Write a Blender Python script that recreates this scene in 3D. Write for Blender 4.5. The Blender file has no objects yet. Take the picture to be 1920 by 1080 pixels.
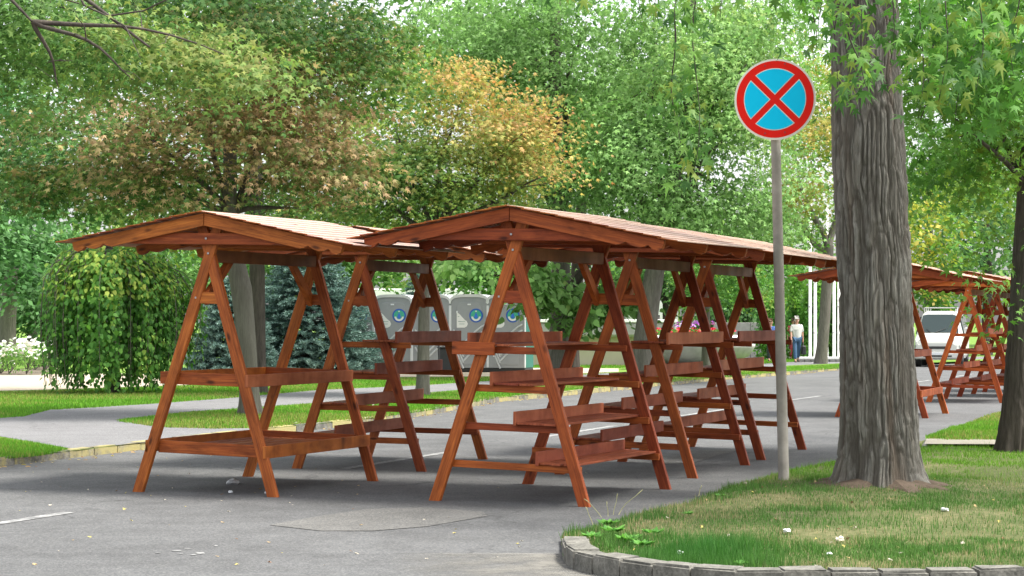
import bpy, bmesh, math, random
import numpy as np
from mathutils import Vector, Matrix
R = math.radians
random.seed(7)
rng = np.random.default_rng(11)
C = bpy.context.scene.collection
SC = bpy.context.scene

# ------------------------------------------------------------------ camera, sky, sun, exposure
FPX, HOR, EYE = 3800.0, 598.0, 1.5
cam = bpy.data.cameras.new('camera')
camo = bpy.data.objects.new('camera', cam)
C.objects.link(camo)
camo.location = (0, 0, EYE)
camo.rotation_euler = (R(90), 0, 0)
cam.sensor_width = 36
cam.lens = 36 * FPX / 1920
cam.shift_y = (HOR - 540) / 1920
cam.clip_end = 1500
SC.camera = camo

SUN_EL, SUN_AZ = 63, 100        # azimuth clockwise from +Y (the view direction): from the right
w = bpy.data.worlds.new("World")
SC.world = w
w.use_nodes = True
nt = w.node_tree
bg = nt.nodes['Background']
sky = nt.nodes.new('ShaderNodeTexSky')
sky.sky_type = 'NISHITA'
sky.sun_disc = False
sky.sun_elevation = R(SUN_EL)
sky.sun_rotation = R(SUN_AZ)
sky.air_density = 1.0
sky.dust_density = 3.0
hs = nt.nodes.new('ShaderNodeHueSaturation')
hs.inputs['Saturation'].default_value = 0.22
hs.inputs['Value'].default_value = 1.0
nt.links.new(sky.outputs[0], hs.inputs['Color'])
nt.links.new(hs.outputs[0], bg.inputs['Color'])
bg.inputs['Strength'].default_value = 0.13
sun = bpy.data.lights.new('sun', 'SUN')
sun.energy = 2.2
sun.angle = R(13)
sun.color = (1, .95, .86)
suno = bpy.data.objects.new('sun', sun)
C.objects.link(suno)
d = Vector((math.cos(R(SUN_EL)) * math.sin(R(SUN_AZ)), math.cos(R(SUN_EL)) * math.cos(R(SUN_AZ)), math.sin(R(SUN_EL))))
suno.rotation_euler = d.to_track_quat('Z', 'Y').to_euler()
SC.view_settings.view_transform = 'Standard'
SC.view_settings.look = 'None'
SC.view_settings.gamma = 1
SC.view_settings.use_curve_mapping = False
SC.view_settings.exposure = 1.6

# ------------------------------------------------------------------ helpers
def lin(r, g, b):
    f = lambda c: (c / 255 / 12.92) if c / 255 <= .04045 else ((c / 255 + .055) / 1.055) ** 2.4
    return (f(r), f(g), f(b))

def gz(Y):
    return -.005 * (min(max(Y, 30), 90) - 30)

def at(px, py, dz=0.0):
    """point of the ground seen at a spot of the photograph"""
    Y = 30.0
    for _ in range(60):
        Y = .5 * Y + .5 * (EYE - gz(Y) - dz) * FPX / (py - HOR)
    return ((px - 960) / FPX * Y, Y)

def PP(px, py, Y):
    return Vector(((px - 960) / FPX * Y, Y, EYE + (HOR - py) / FPX * Y))

def tag(o, label=None, cat=None, group=None, kind=None):
    if label: o['label'] = label
    if cat: o['category'] = cat
    if group: o['group'] = group
    if kind: o['kind'] = kind
    return o

def thing(name, label, cat, loc=(0, 0, 0), rotz=0, group=None):
    o = bpy.data.objects.new(name, None)
    C.objects.link(o)
    o.location = loc
    o.rotation_euler = (0, 0, rotz)
    o.empty_display_size = .1
    return tag(o, label, cat, group)

def link(name, me, parent=None, loc=None, rot=None, mat=None):
    if mat is not None and not me.materials:
        me.materials.append(mat)
    o = bpy.data.objects.new(name, me)
    C.objects.link(o)
    if parent is not None: o.parent = parent
    if loc is not None: o.location = loc
    if rot is not None: o.rotation_euler = rot
    return o

def npmesh(name, V, F, mat=None, cols=None, smooth=False):
    """V (n,3), F (m,k) with one k"""
    V = np.asarray(V, np.float32); F = np.asarray(F, np.int32)
    me = bpy.data.meshes.new(name)
    n, m, k = len(V), len(F), F.shape[1]
    me.vertices.add(n); me.vertices.foreach_set('co', V.ravel())
    me.loops.add(m * k); me.loops.foreach_set('vertex_index', F.ravel())
    me.polygons.add(m)
    me.polygons.foreach_set('loop_start', np.arange(0, m * k, k, dtype=np.int32))
    me.polygons.foreach_set('loop_total', np.full(m, k, np.int32))
    if smooth: me.polygons.foreach_set('use_smooth', np.ones(m, bool))
    if cols is not None:
        a = me.color_attributes.new('col', 'FLOAT_COLOR', 'POINT')
        c = np.ones((n, 4), np.float32); c[:, :3] = cols
        a.data.foreach_set('color', c.ravel())
    me.update(); me.validate()
    if mat: me.materials.append(mat)
    return me

def bm_mesh(name, bm, mat=None, smooth=False):
    me = bpy.data.meshes.new(name)
    bm.normal_update()
    bm.to_mesh(me); bm.free()
    if smooth:
        for p in me.polygons: p.use_smooth = True
    if mat: me.materials.append(mat)
    return me

def uv_grain(bm, g=Vector((0, 1, 0)), up=None):
    """u along the grain, v round the board, both in metres"""
    uvl = bm.loops.layers.uv.verify()
    g = g.normalized()
    a = g.orthogonal().normalized() if up is None else up
    b = g.cross(a)
    for f in bm.faces:
        for l in f.loops:
            co = l.vert.co
            l[uvl].uv = (co.dot(g), co.dot(a) + co.dot(b) * .9)

def prism(pts, y0, y1, grain=(0, 0, 1), bev=.003):
    """outline in the xz plane, extruded along y"""
    bm = bmesh.new()
    a = [bm.verts.new((x, y0, z)) for x, z in pts]
    b = [bm.verts.new((x, y1, z)) for x, z in pts]
    n = len(pts)
    bm.faces.new(a); bm.faces.new(b[::-1])
    for i in range(n):
        bm.faces.new((a[i], b[i], b[(i + 1) % n], a[(i + 1) % n]))
    bmesh.ops.recalc_face_normals(bm, faces=bm.faces)
    if bev:
        bmesh.ops.bevel(bm, geom=[e for e in bm.edges if e.calc_face_angle(0) > .9], offset=bev, segments=1, affect='EDGES')
    uv_grain(bm, Vector(grain), Vector((0, 1, 0)) if abs(grain[1]) < .5 else None)
    return bm

def box(x0, x1, y0, y1, z0, z1, grain=(0, 1, 0), bev=.003):
    return prism([(x0, z0), (x1, z0), (x1, z1), (x0, z1)], y0, y1, grain, bev)

def add_box(bm, x0, x1, y0, y1, z0, z1, M=None):
    vs = [Vector((x, y, z)) for z in (z0, z1) for y in (y0, y1) for x in (x0, x1)]
    if M is not None: vs = [M @ v for v in vs]
    v = [bm.verts.new(p) for p in vs]
    for q in ((0, 2, 3, 1), (4, 5, 7, 6), (0, 1, 5, 4), (2, 6, 7, 3), (0, 4, 6, 2), (1, 3, 7, 5)):
        bm.faces.new([v[i] for i in q])

def tube(pts, rads, n=8, cap=True):
    """verts, quads of a tube through pts"""
    pts = [Vector(p) for p in pts]
    V, F = [], []
    ref = Vector((0, 1, 0))
    for i, p in enumerate(pts):
        t = (pts[min(i + 1, len(pts) - 1)] - pts[max(i - 1, 0)])
        t = t.normalized() if t.length > 1e-9 else Vector((0, 0, 1))
        if abs(t.dot(ref)) > .95: ref = Vector((1, 0, .3)).normalized()
        a = t.cross(ref).normalized(); b = t.cross(a)
        for k in range(n):
            an = 2 * math.pi * k / n
            V.append(p + (a * math.cos(an) + b * math.sin(an)) * rads[i])
    for i in range(len(pts) - 1):
        for k in range(n):
            k2 = (k + 1) % n
            F.append((i * n + k, i * n + k2, (i + 1) * n + k2, (i + 1) * n + k))
    if cap:
        for base in (0, (len(pts) - 1) * n):
            for k in range(1, n - 2, 2):
                F.append((base, base + k, base + k + 1, base + k + 2))
    return V, F

def tubes_mesh(name, lst, mat, n=8, smooth=True):
    V, F = [], []
    for pts, rads in lst:
        v, f = tube(pts, rads, n)
        o = len(V); V += v; F += [tuple(i + o for i in q) for q in f]
    return npmesh(name, [tuple(v) for v in V], F, mat, smooth=smooth)

# value noise (numpy)
_H = np.random.default_rng(5).random(4096).astype(np.float32)
def _h(ix, iy, iz):
    return _H[(ix * 73856093 ^ iy * 19349663 ^ iz * 83492791) & 4095]
def vnoise(x, y, z=0, per=None):
    x = np.asarray(x, float); y = np.asarray(y, float) + 0 * x; z = np.asarray(z, float) + 0 * x
    ix = np.floor(x).astype(int); iy = np.floor(y).astype(int); iz = np.floor(z).astype(int)
    fx, fy, fz = x - ix, y - iy, z - iz
    fx, fy, fz = [f * f * (3 - 2 * f) for f in (fx, fy, fz)]
    r = 0
    for dx in (0, 1):
        for dy in (0, 1):
            for dz in (0, 1):
                jx = ix + dx
                if per: jx = jx % per
                r = r + _h(jx, iy + dy, iz + dz) * (fx if dx else 1 - fx) * (fy if dy else 1 - fy) * (fz if dz else 1 - fz)
    return r
def voro(u, v, per):
    """F2-F1 of a jittered grid, periodic in u"""
    iu = np.floor(u).astype(int); iv = np.floor(v).astype(int)
    d1 = np.full(u.shape, 9.); d2 = np.full(u.shape, 9.); cid = np.zeros(u.shape)
    for du in (-1, 0, 1):
        for dv in (-1, 0, 1):
            cu, cv = iu + du, iv + dv
            h1 = _h(cu % per, cv, 3); h2 = _h(cu % per, cv, 17)
            dd = np.sqrt((cu + .1 + .8 * h1 - u) ** 2 + (cv + h2 - v) ** 2)
            n1 = dd < d1
            d2 = np.where(n1, d1, np.minimum(d2, dd)); cid = np.where(n1, _h(cu % per, cv, 29), cid)
            d1 = np.minimum(d1, dd)
    return d2 - d1, cid

# ------------------------------------------------------------------ materials
def mat_new(name):
    m = bpy.data.materials.new(name); m.use_nodes = True
    nt = m.node_tree
    return m, nt, nt.nodes['Principled BSDF']
def N(nt, t, **kw):
    n = nt.nodes.new(t)
    for k, v in kw.items():
        if k in n.inputs.keys(): n.inputs[k].default_value = v
        else: setattr(n, k, v)
    return n
def ramp(nt, src, stops):
    r = nt.nodes.new('ShaderNodeValToRGB')
    e = r.color_ramp.elements
    while len(e) < len(stops): e.new(.5)
    for i, (p, c) in enumerate(stops):
        e[i].position = p; e[i].color = (*c, 1) if len(c) == 3 else c
    nt.links.new(src, r.inputs[0])
    return r.outputs[0]
def mixc(nt, fac, a, b, mode='MIX'):
    m = nt.nodes.new('ShaderNodeMix'); m.data_type = 'RGBA'; m.blend_type = mode
    if isinstance(fac, (int, float)): m.inputs[0].default_value = fac
    else: nt.links.new(fac, m.inputs[0])
    for i, s in ((6, a), (7, b)):
        if isinstance(s, tuple): m.inputs[i].default_value = (*s, 1) if len(s) == 3 else s
        else: nt.links.new(s, m.inputs[i])
    return m.outputs[2]
def math_(nt, op, a, b=0.0):
    m = nt.nodes.new('ShaderNodeMath'); m.operation = op
    for i, s in ((0, a), (1, b)):
        if isinstance(s, (int, float)): m.inputs[i].default_value = s
        else: nt.links.new(s, m.inputs[i])
    return m.outputs[0]
def noise(nt, vec, scale, detail=4, rough=.55, dist=0):
    n = N(nt, 'ShaderNodeTexNoise', Scale=scale, Detail=detail, Roughness=rough, Distortion=dist)
    if vec is not None: nt.links.new(vec, n.inputs['Vector'])
    return n.outputs['Fac']
def bump(nt, b, h, strength, dist=.01):
    n = N(nt, 'ShaderNodeBump', Strength=strength, Distance=dist)
    nt.links.new(h, n.inputs['Height']); nt.links.new(n.outputs[0], b.inputs['Normal'])
def mapping(nt, vec, scale, loc=None):
    n = nt.nodes.new('ShaderNodeMapping'); n.inputs['Scale'].default_value = scale
    nt.links.new(vec, n.inputs[0])
    if loc is not None: nt.links.new(loc, n.inputs['Location'])
    return n.outputs[0]

def wood_mat(name, c_mid, c_dark, c_light, rough=.58, spec=.25, vr=.5):
    m, nt, b = mat_new(name)
    uv = N(nt, 'ShaderNodeTexCoord').outputs['UV']
    oi = N(nt, 'ShaderNodeObjectInfo')
    cmb = nt.nodes.new('ShaderNodeCombineXYZ')
    r10 = math_(nt, 'MULTIPLY', oi.outputs['Random'], 37.0)
    nt.links.new(r10, cmb.inputs[0]); nt.links.new(r10, cmb.inputs[1])
    g = mapping(nt, uv, (1.6, 38, 1), cmb.outputs[0])
    g2 = mapping(nt, uv, (5, 130, 1), cmb.outputs[0])
    bl = mapping(nt, uv, (2.2, 6, 1), cmb.outputs[0])
    n1 = noise(nt, g, 1, 5, .6, .6); n2 = noise(nt, g2, 1, 3); n3 = noise(nt, bl, 1.3, 5, .65, .5)
    c = ramp(nt, n1, [(.3, c_dark), (.52, c_mid), (.75, c_light)])
    c = mixc(nt, ramp(nt, n3, [(.44, (0, 0, 0)), (.66, (.85, .85, .85))]), c, c_dark)
    c = mixc(nt, .35, c, ramp(nt, n2, [(.3, c_dark), (.7, c_light)]))
    # knots
    vo = N(nt, 'ShaderNodeTexVoronoi', Scale=1.0)
    nt.links.new(mapping(nt, uv, (3.0, 9, 1), cmb.outputs[0]), vo.inputs['Vector'])
    c = mixc(nt, ramp(nt, vo.outputs['Distance'], [(.06, (.85, .85, .85)), (.17, (0, 0, 0))]), c, tuple(x * .35 for x in c_dark))
    hsv = N(nt, 'ShaderNodeHueSaturation')
    nt.links.new(c, hsv.inputs['Color'])
    nt.links.new(math_(nt, 'ADD', math_(nt, 'MULTIPLY', oi.outputs['Random'], vr), 1 - vr / 2), hsv.inputs['Value'])
    nt.links.new(math_(nt, 'ADD', math_(nt, 'MULTIPLY', oi.outputs['Random'], .018), .491), hsv.inputs['Hue'])
    c = mixc(nt, 1.0, hsv.outputs[0], oi.outputs['Color'], 'MULTIPLY')
    nt.links.new(c, b.inputs['Base Color'])
    nt.links.new(ramp(nt, n3, [(.3, (rough - .1,) * 3), (.8, (rough + .18,) * 3)]), b.inputs['Roughness'])
    b.inputs['Specular IOR Level'].default_value = spec
    bump(nt, b, n1, .25, .002)
    return m
wood = wood_mat('stained_wood', (.34, .085, .019), (.12, .027, .009), (.52, .165, .038))
beamw = wood_mat('pale_stained_wood', (.22, .09, .04), (.10, .04, .02), (.30, .14, .06), .55)
roofw = wood_mat('roof_board_wood', (.47, .34, .285), (.41, .285, .235), (.53, .40, .34), .5, .4, .06)
shelfw = wood_mat('shelf_wood', (.31, .088, .036), (.15, .036, .015), (.44, .16, .08), .6)

def leaf_mat(name, trans=.4, rough=.6, spec=.14, rand=False, gain=1.0):
    m, nt, b = mat_new(name)
    a = N(nt, 'ShaderNodeAttribute', attribute_name='col')
    col = a.outputs['Color']
    if rand:
        oi = N(nt, 'ShaderNodeObjectInfo')
        col = ramp(nt, oi.outputs['Random'], [(0, (.035, .095, .022)), (.45, (.06, .16, .025)), (.8, (.10, .21, .03)), (1, (.17, .22, .035))])
    if gain != 1:
        gn = N(nt, 'ShaderNodeHueSaturation', Saturation=.96, Value=gain)
        nt.links.new(col, gn.inputs['Color']); col = gn.outputs[0]
    nt.links.new(col, b.inputs['Base Color'])
    b.inputs['Roughness'].default_value = rough
    b.inputs['Specular IOR Level'].default_value = spec
    tr = N(nt, 'ShaderNodeBsdfTranslucent')
    hsv = N(nt, 'ShaderNodeHueSaturation', Saturation=1.1, Value=1.7)
    nt.links.new(col, hsv.inputs['Color']); nt.links.new(hsv.outputs[0], tr.inputs['Color'])
    mx = N(nt, 'ShaderNodeMixShader', Fac=trans)
    nt.links.new(b.outputs[0], mx.inputs[1]); nt.links.new(tr.outputs[0], mx.inputs[2])
    nt.links.new(mx.outputs[0], nt.nodes['Material Output'].inputs[0])
    return m
leafm = leaf_mat('leaf', .3, gain=1.22)
nleafm = leaf_mat('near_leaf', .4, .5, .25, True, 1.15)
needlem = leaf_mat('needle', .1, .6, .3)
grassm = leaf_mat('grass_blade', .3, .6, .25)

def plain(name, col, rough=.6, metal=0, spec=.5, nscale=None, namt=.25, bmp=0, bscale=40):
    m, nt, b = mat_new(name)
    b.inputs['Roughness'].default_value = rough; b.inputs['Metallic'].default_value = metal
    b.inputs['Specular IOR Level'].default_value = spec
    if nscale:
        v = N(nt, 'ShaderNodeTexCoord').outputs['Object']
        n = noise(nt, v, nscale, 6, .6)
        c = ramp(nt, n, [(.3, tuple(x * (1 - namt) for x in col)), (.7, tuple(min(1, x * (1 + namt)) for x in col))])
        nt.links.new(c, b.inputs['Base Color'])
        if bmp: bump(nt, b, noise(nt, v, bscale, 4), bmp, .004)
    else: b.inputs['Base Color'].default_value = (*col, 1)
    return m

def bark_mat(name, c1, c2, c3, vs=1.0, bmp=.6):
    m, nt, b = mat_new(name)
    v = N(nt, 'ShaderNodeTexCoord').outputs['Object']
    a = noise(nt, mapping(nt, v, (14 * vs, 14 * vs, 1.6 * vs)), 1, 6, .65, .6)
    f = noise(nt, mapping(nt, v, (60 * vs, 60 * vs, 5 * vs)), 1, 5, .7)
    p = noise(nt, mapping(nt, v, (3, 3, 1.1)), 1, 3)
    c = ramp(nt, a, [(.28, c1), (.5, c2), (.75, c3)])
    c = mixc(nt, ramp(nt, p, [(.4, (0, 0, 0)), (.7, (.5, .5, .5))]), c, c1)
    c = mixc(nt, .4, c, ramp(nt, f, [(.3, c1), (.7, c3)]))
    nt.links.new(c, b.inputs['Base Color'])
    b.inputs['Roughness'].default_value = .9; b.inputs['Specular IOR Level'].default_value = .2
    bump(nt, b, mixc(nt, .5, a, f), bmp, .02)
    return m
bark_dark = bark_mat('dark_bark', (.03, .026, .022), (.07, .06, .05), (.14, .12, .10))
bark_mid = bark_mat('grey_bark', (.06, .055, .045), (.13, .12, .10), (.24, .22, .19))
bark_smooth = bark_mat('smooth_grey_bark', (.08, .075, .06), (.13, .12, .10), (.18, .17, .145), 1.4, .25)

def ground_mat(name, stops, s1=.6, s2=9, rough=.95, bmp=.4):
    m, nt, b = mat_new(name)
    v = N(nt, 'ShaderNodeTexCoord').outputs['Object']
    n1 = noise(nt, v, s1, 5, .6); n2 = noise(nt, v, s2, 6, .7)
    c = ramp(nt, mixc(nt, .5, n1, n2), stops)
    nt.links.new(c, b.inputs['Base Color'])
    b.inputs['Roughness'].default_value = rough; b.inputs['Specular IOR Level'].default_value = .15
    bump(nt, b, noise(nt, v, 60, 4), bmp, .01)
    return m
lawn_m = ground_mat('lawn_soil', [(.35, (.085, .165, .025)), (.5, (.125, .23, .035)), (.65, (.19, .27, .06))])
verge_m = ground_mat('verge_soil', [(.35, (.05, .075, .02)), (.5, (.10, .11, .045)), (.66, (.19, .17, .09))], 1.2, 14)
earth_m = ground_mat('earth', [(.3, (.10, .08, .06)), (.7, (.2, .17, .13))])
gravel_m = ground_mat('pale_gravel', [(.3, (.33, .28, .21)), (.7, (.48, .42, .33))], 2, 40)

def asphalt_mat(name, base, var=.16, speck=.5, warm=0):
    m, nt, b = mat_new(name)
    v = N(nt, 'ShaderNodeTexCoord').outputs['Object']
    big = noise(nt, v, .35, 5, .6); mid = noise(nt, v, 2.2, 5, .65)
    c = ramp(nt, mixc(nt, .5, big, mid), [(.35, tuple(x * (1 - var) for x in base)), (.65, tuple(x * (1 + var) for x in base))])
    vo = N(nt, 'ShaderNodeTexVoronoi', Scale=85.0); nt.links.new(v, vo.inputs['Vector'])
    sp = ramp(nt, vo.outputs['Color'], [(.15, (.45, .45, .46)), (.55, (1, 1, 1)), (.92, (1.9, 1.85, 1.75))])
    c = mixc(nt, speck, c, mixc(nt, 1.0, c, sp, 'MULTIPLY'))
    # hairline cracks, few
    vc = N(nt, 'ShaderNodeTexVoronoi', Scale=.45, feature='DISTANCE_TO_EDGE')
    wv = nt.nodes.new('ShaderNodeVectorMath'); wv.operation = 'ADD'
    nn = N(nt, 'ShaderNodeTexNoise', Scale=1.6, Detail=5.0); nt.links.new(v, nn.inputs['Vector'])
    nt.links.new(v, wv.inputs[0]); nt.links.new(nn.outputs['Color'], wv.inputs[1]); nt.links.new(wv.outputs[0], vc.inputs['Vector'])
    ck = math_(nt, 'MULTIPLY', ramp(nt, vc.outputs['Distance'], [(.0, (.8, .8, .8)), (.012, (0, 0, 0))]), ramp(nt, noise(nt, v, .5, 2), [(.5, (0, 0, 0)), (.6, (1, 1, 1))]))
    c = mixc(nt, ck, c, tuple(x * .45 for x in base))
    nt.links.new(c, b.inputs['Base Color'])
    b.inputs['Roughness'].default_value = .85; b.inputs['Specular IOR Level'].default_value = .3
    bump(nt, b, vo.outputs['Distance'], .5, .006)
    return m
asphalt = asphalt_mat('asphalt', (.108, .110, .112), .26, .5)
asphalt_patch = asphalt_mat('asphalt_patch', (.138, .137, .132), .2, .5)
path_m = asphalt_mat('path_asphalt', (.17, .17, .175), .14, .5)

# ------------------------------------------------------------------ setting: ground, road, lawns, paths
def sheet(name, pts, off, mat, kind='structure', parent=None):
    bm = bmesh.new()
    bm.faces.new([bm.verts.new((x, y, 0)) for x, y in pts])
    bm.normal_update()
    bmesh.ops.triangulate(bm, faces=bm.faces)
    for yy in (30, 90):
        bmesh.ops.bisect_plane(bm, geom=bm.verts[:] + bm.edges[:] + bm.faces[:], plane_co=(0, yy, 0), plane_no=(0, 1, 0))
    for v in bm.verts: v.co.z = gz(v.co.y) + off
    for f in bm.faces:
        if f.normal.z < 0: f.normal_flip()
    bmesh.ops.recalc_face_normals(bm, faces=bm.faces)
    bm.normal_update()
    if sum(f.normal.z for f in bm.faces) < 0: bmesh.ops.reverse_faces(bm, faces=bm.faces)
    o = link(name, bm_mesh(name, bm, mat), parent)
    if kind and parent is None: o['kind'] = kind
    return o
A = lambda L, dz=0.0: [at(x, y, dz) for x, y in L]
dirt_m = ground_mat('dirt', [(.3, (.17, .155, .125)), (.7, (.30, .28, .235))], 1.5, 20)
sheet('ground', [(-600, -30), (600, -30), (600, 900), (-600, 900)], -.05, earth_m)
ROAD_DIR = math.atan(.383)
sheet('road', [(-60, -10), (60, -10), (60, 120), (-60, 120)], 0, asphalt)

KERB_PX = [(-330, 905), (-150, 882), (0, 858), (150, 842), (280, 827), (400, 813), (510, 801), (600, 793), (700, 782), (800, 768), (930, 745), (1050, 735), (1200, 720), (1350, 706), (1480, 697), (1580, 688), (1700, 681), (1900, 674), (2200, 667)]
KERB = A(KERB_PX, .088)
sheet('park_lawn', KERB + [(500, 120), (500, 880), (-500, 880), (-500, 10)], .080, lawn_m)
sheet('footpath', A([(-330, 795), (0, 783), (46, 780), (93, 768), (185, 763), (296, 756), (420, 747), (600, 731), (780, 723), (1000, 709), (1160, 698), (1300, 690), (1480, 679), (1700, 671), (2100, 664), (2100, 668), (1700, 676), (1480, 685), (1300, 697), (1160, 706), (1000, 719), (800, 736), (640, 752), (480, 763), (350, 772), (215, 787), (300, 800), (400, 803), (500, 803), (400, 814), (280, 828), (150, 842), (128, 840), (0, 818), (-330, 826)], .084), .084, path_m)
sheet('gravel_area', A([(-400, 742), (80, 731), (350, 722), (660, 708), (1000, 705), (1160, 697), (1160, 691), (1000, 690), (640, 690), (350, 700), (0, 702), (-400, 706)], .084), .088, gravel_m)
sheet('upper_path', A([(1340, 678), (1480, 671), (1700, 664), (2100, 657), (2100, 653), (1700, 657), (1500, 660), (1400, 664), (1200, 672)], .084), .088, path_m)
sheet('far_road', A([(-300, 644), (100, 642), (100, 634), (-300, 635)], .084), .092, plain('far_concrete', (.5, .5, .5)))

# worn lane dashes, patch of newer asphalt, scuffs
def paint_mat(name, col, dens=.5):
    m, nt, b = mat_new(name)
    v = N(nt, 'ShaderNodeTexCoord').outputs['Object']
    n = noise(nt, v, 9, 6, .75)
    f = ramp(nt, n, [(dens - .1, (0, 0, 0)), (dens + .12, (1, 1, 1))])
    nt.links.new(mixc(nt, f, (.145, .147, .148), col), b.inputs['Base Color'])
    b.inputs['Roughness'].default_value = .8
    return m
paint = paint_mat('worn_road_paint', (.42, .42, .41), .52)
U = Vector((math.sin(ROAD_DIR), math.cos(ROAD_DIR)))
W_ = Vector((U.y, -U.x))
p0 = Vector(at(130, 961))
for k, (s0, s1) in enumerate([(-3.2, 0), (4.9, 7.6), (10.8, 13.6), (16.8, 19.8), (23.6, 27), (30, 33.5), (37, 40.5), (44, 48)]):
    a = p0 + U * s0; b = p0 + U * s1; hw = .055
    sheet('lane_marking', [tuple(a - W_ * hw), tuple(b - W_ * hw), tuple(b + W_ * hw), tuple(a + W_ * hw)], .004, paint)
sheet('asphalt_repair', A([(505, 985), (600, 968), (690, 955), (800, 952), (905, 960), (915, 968), (800, 988), (700, 996), (600, 996)]), .004, asphalt_patch)
sheet('asphalt_repair', A([(1215, 862), (1260, 845), (1400, 843), (1350, 853), (1300, 868), (1230, 872)]), .004, asphalt_patch)
for (x, y, l, t) in ((330, 1033, 22, 2.2), (376, 1038, 18, 3.2), (352, 1029, 14, 1.6), (296, 1037, 13, 1.8), (405, 1024, 8, 1.2), (362, 1041, 14, 1.5), (340, 1039, 9, 1.4)):
    sheet('paint_scuff', A([(x - l / 2, y), (x - l * .2, y - t / 2), (x + l * .3, y - t / 2.5), (x + l / 2, y + t * .2), (x + l * .1, y + t / 2), (x - l * .3, y + t / 3)]), .004, paint)

# kerbs: every stone its own piece
def stone_mesh(L, W, H, seed, n=5):
    bm = bmesh.new()
    add_box(bm, -L / 2 + .006, L / 2 - .006, -W / 2, W / 2, -.12, H)
    bmesh.ops.bevel(bm, geom=[e for e in bm.edges if all(v.co.z > 0 for v in e.verts)], offset=.013, segments=2, affect='EDGES')
    for v in bm.verts:
        if v.co.z > 0:
            j = Vector((_H[(seed * 31 + v.index * 7) & 4095], _H[(seed * 57 + v.index * 13) & 4095], _H[(seed * 91 + v.index * 3) & 4095])) - Vector((.5, .5, .5))
            v.co += j * .007
    return bm
def kerb_mat(name, yellow):
    m, nt, b = mat_new(name)
    v = N(nt, 'ShaderNodeTexCoord').outputs['Object']
    oi = N(nt, 'ShaderNodeObjectInfo')
    cmb = nt.nodes.new('ShaderNodeCombineXYZ')
    for i in range(3): nt.links.new(math_(nt, 'MULTIPLY', oi.outputs['Random'], 50.0 + i), cmb.inputs[i])
    vv = mapping(nt, v, (1, 1, 1), cmb.outputs[0])
    n = noise(nt, vv, 7, 6, .7)
    c = ramp(nt, n, [(.3, (.075, .073, .064)), (.5, (.145, .14, .12)), (.7, (.23, .22, .195))])
    sp = N(nt, 'ShaderNodeTexVoronoi', Scale=70.0); nt.links.new(vv, sp.inputs['Vector'])
    c = mixc(nt, .35, c, mixc(nt, 1.0, c, ramp(nt, sp.outputs['Color'], [(.2, (.4, .4, .4)), (.8, (1.5, 1.5, 1.5))]), 'MULTIPLY'))
    if yellow:
        f = math_(nt, 'ADD', noise(nt, vv, 5, 5, .7), math_(nt, 'MULTIPLY', oi.outputs['Random'], .34))
        c = mixc(nt, ramp(nt, f, [(.54, (0, 0, 0)), (.76, (.75, .75, .75))]), c, (.42, .36, .13))
    nt.links.new(c, b.inputs['Base Color'])
    b.inputs['Roughness'].default_value = .9
    bump(nt, b, noise(nt, v, 45, 5), .5, .01)
    return m
kerb_y = kerb_mat('yellow_painted_kerb', True); kerb_g = kerb_mat('concrete_kerb', False)
def resample(P, step):
    out = [Vector(P[0])]; acc = 0
    for a, b in zip(P[:-1], P[1:]):
        a, b = Vector(a), Vector(b); L = (b - a).length; d = step - acc
        while d < L:
            out.append(a + (b - a) * (d / L)); d += step
        acc = (L - (d - step))
    return out
def kerb(name, P, step, W, H, mat, side, jit=0):
    root = thing(name, None, None); root['kind'] = 'structure'
    pts = resample(P, step)
    ms = [bm_mesh('kerb_stone', stone_mesh(step, W, H, i), mat) for i in range(5)]
    for i, (a, b) in enumerate(zip(pts[:-1], pts[1:])):
        m = (a + b) / 2; t = (b - a).normalized(); nrm = Vector((-t.y, t.x)) * side
        c = m + nrm * W / 2
        o = link('kerb_stone', ms[i % 5], root, (c.x, c.y, gz(c.y) + random.uniform(-.006, .004) * (1 + jit)), (random.uniform(-.015, .015), 0, math.atan2(t.y, t.x) + random.uniform(-.012, .012)))
    return root
kerb('far_kerb', [k for k in KERB if k[1] < 75], .5, .15, .088, kerb_y, 1)
NK_PX = [(1053, 1003), (1056, 1018), (1068, 1028), (1100, 1038), (1182, 1052), (1232, 1058), (1297, 1065), (1430, 1073), (1461, 1071), (1600, 1069), (1760, 1068), (1920, 1067), (2150, 1066)]
NK = A(NK_PX, .12)
kerb('near_kerb', NK, .275, .17, .122, kerb_g, 1, 1)
# ------------------------------------------------------------------ the near verge
VL_PX = [(1053, 1003), (1080, 992), (1150, 975), (1230, 952), (1300, 935), (1380, 908), (1450, 885), (1560, 862), (1650, 842), (1735, 822)]
V1 = A(NK_PX, .11) + [(9, 11.2), (9, 22.6)] + [at(1720, 833, .1)] + A(VL_PX, .05)[::-1]
V2 = A([(1735, 818), (1800, 797), (1870, 775), (1920, 766), (2050, 748), (2300, 725), (2600, 705)], .05) + [(40, 40), (40, 23), (12, 23.4)] + [at(1740, 824, .1)]
def seg_dist(x, y, P):
    d = np.full(np.shape(x), 1e9)
    n = len(P)
    for i in range(n):
        ax, ay = P[i]; bx, by = P[(i + 1) % n]
        L2 = (bx - ax) ** 2 + (by - ay) ** 2 + 1e-12
        t = np.clip(((x - ax) * (bx - ax) + (y - ay) * (by - ay)) / L2, 0, 1)
        d = np.minimum(d, np.hypot(x - ax - t * (bx - ax), y - ay - t * (by - ay)))
    return d
def inside(x, y, P):
    c = np.zeros(np.shape(x), bool); n = len(P)
    for i in range(n):
        ax, ay = P[i]; bx, by = P[(i + 1) % n]
        hit = ((ay > y) != (by > y)) & (x < (bx - ax) * (y - ay) / (by - ay + 1e-12) + ax)
        c ^= hit
    return c
TREE_XY = ((1655 - 960) / FPX * 16.8, 16.9)
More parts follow.
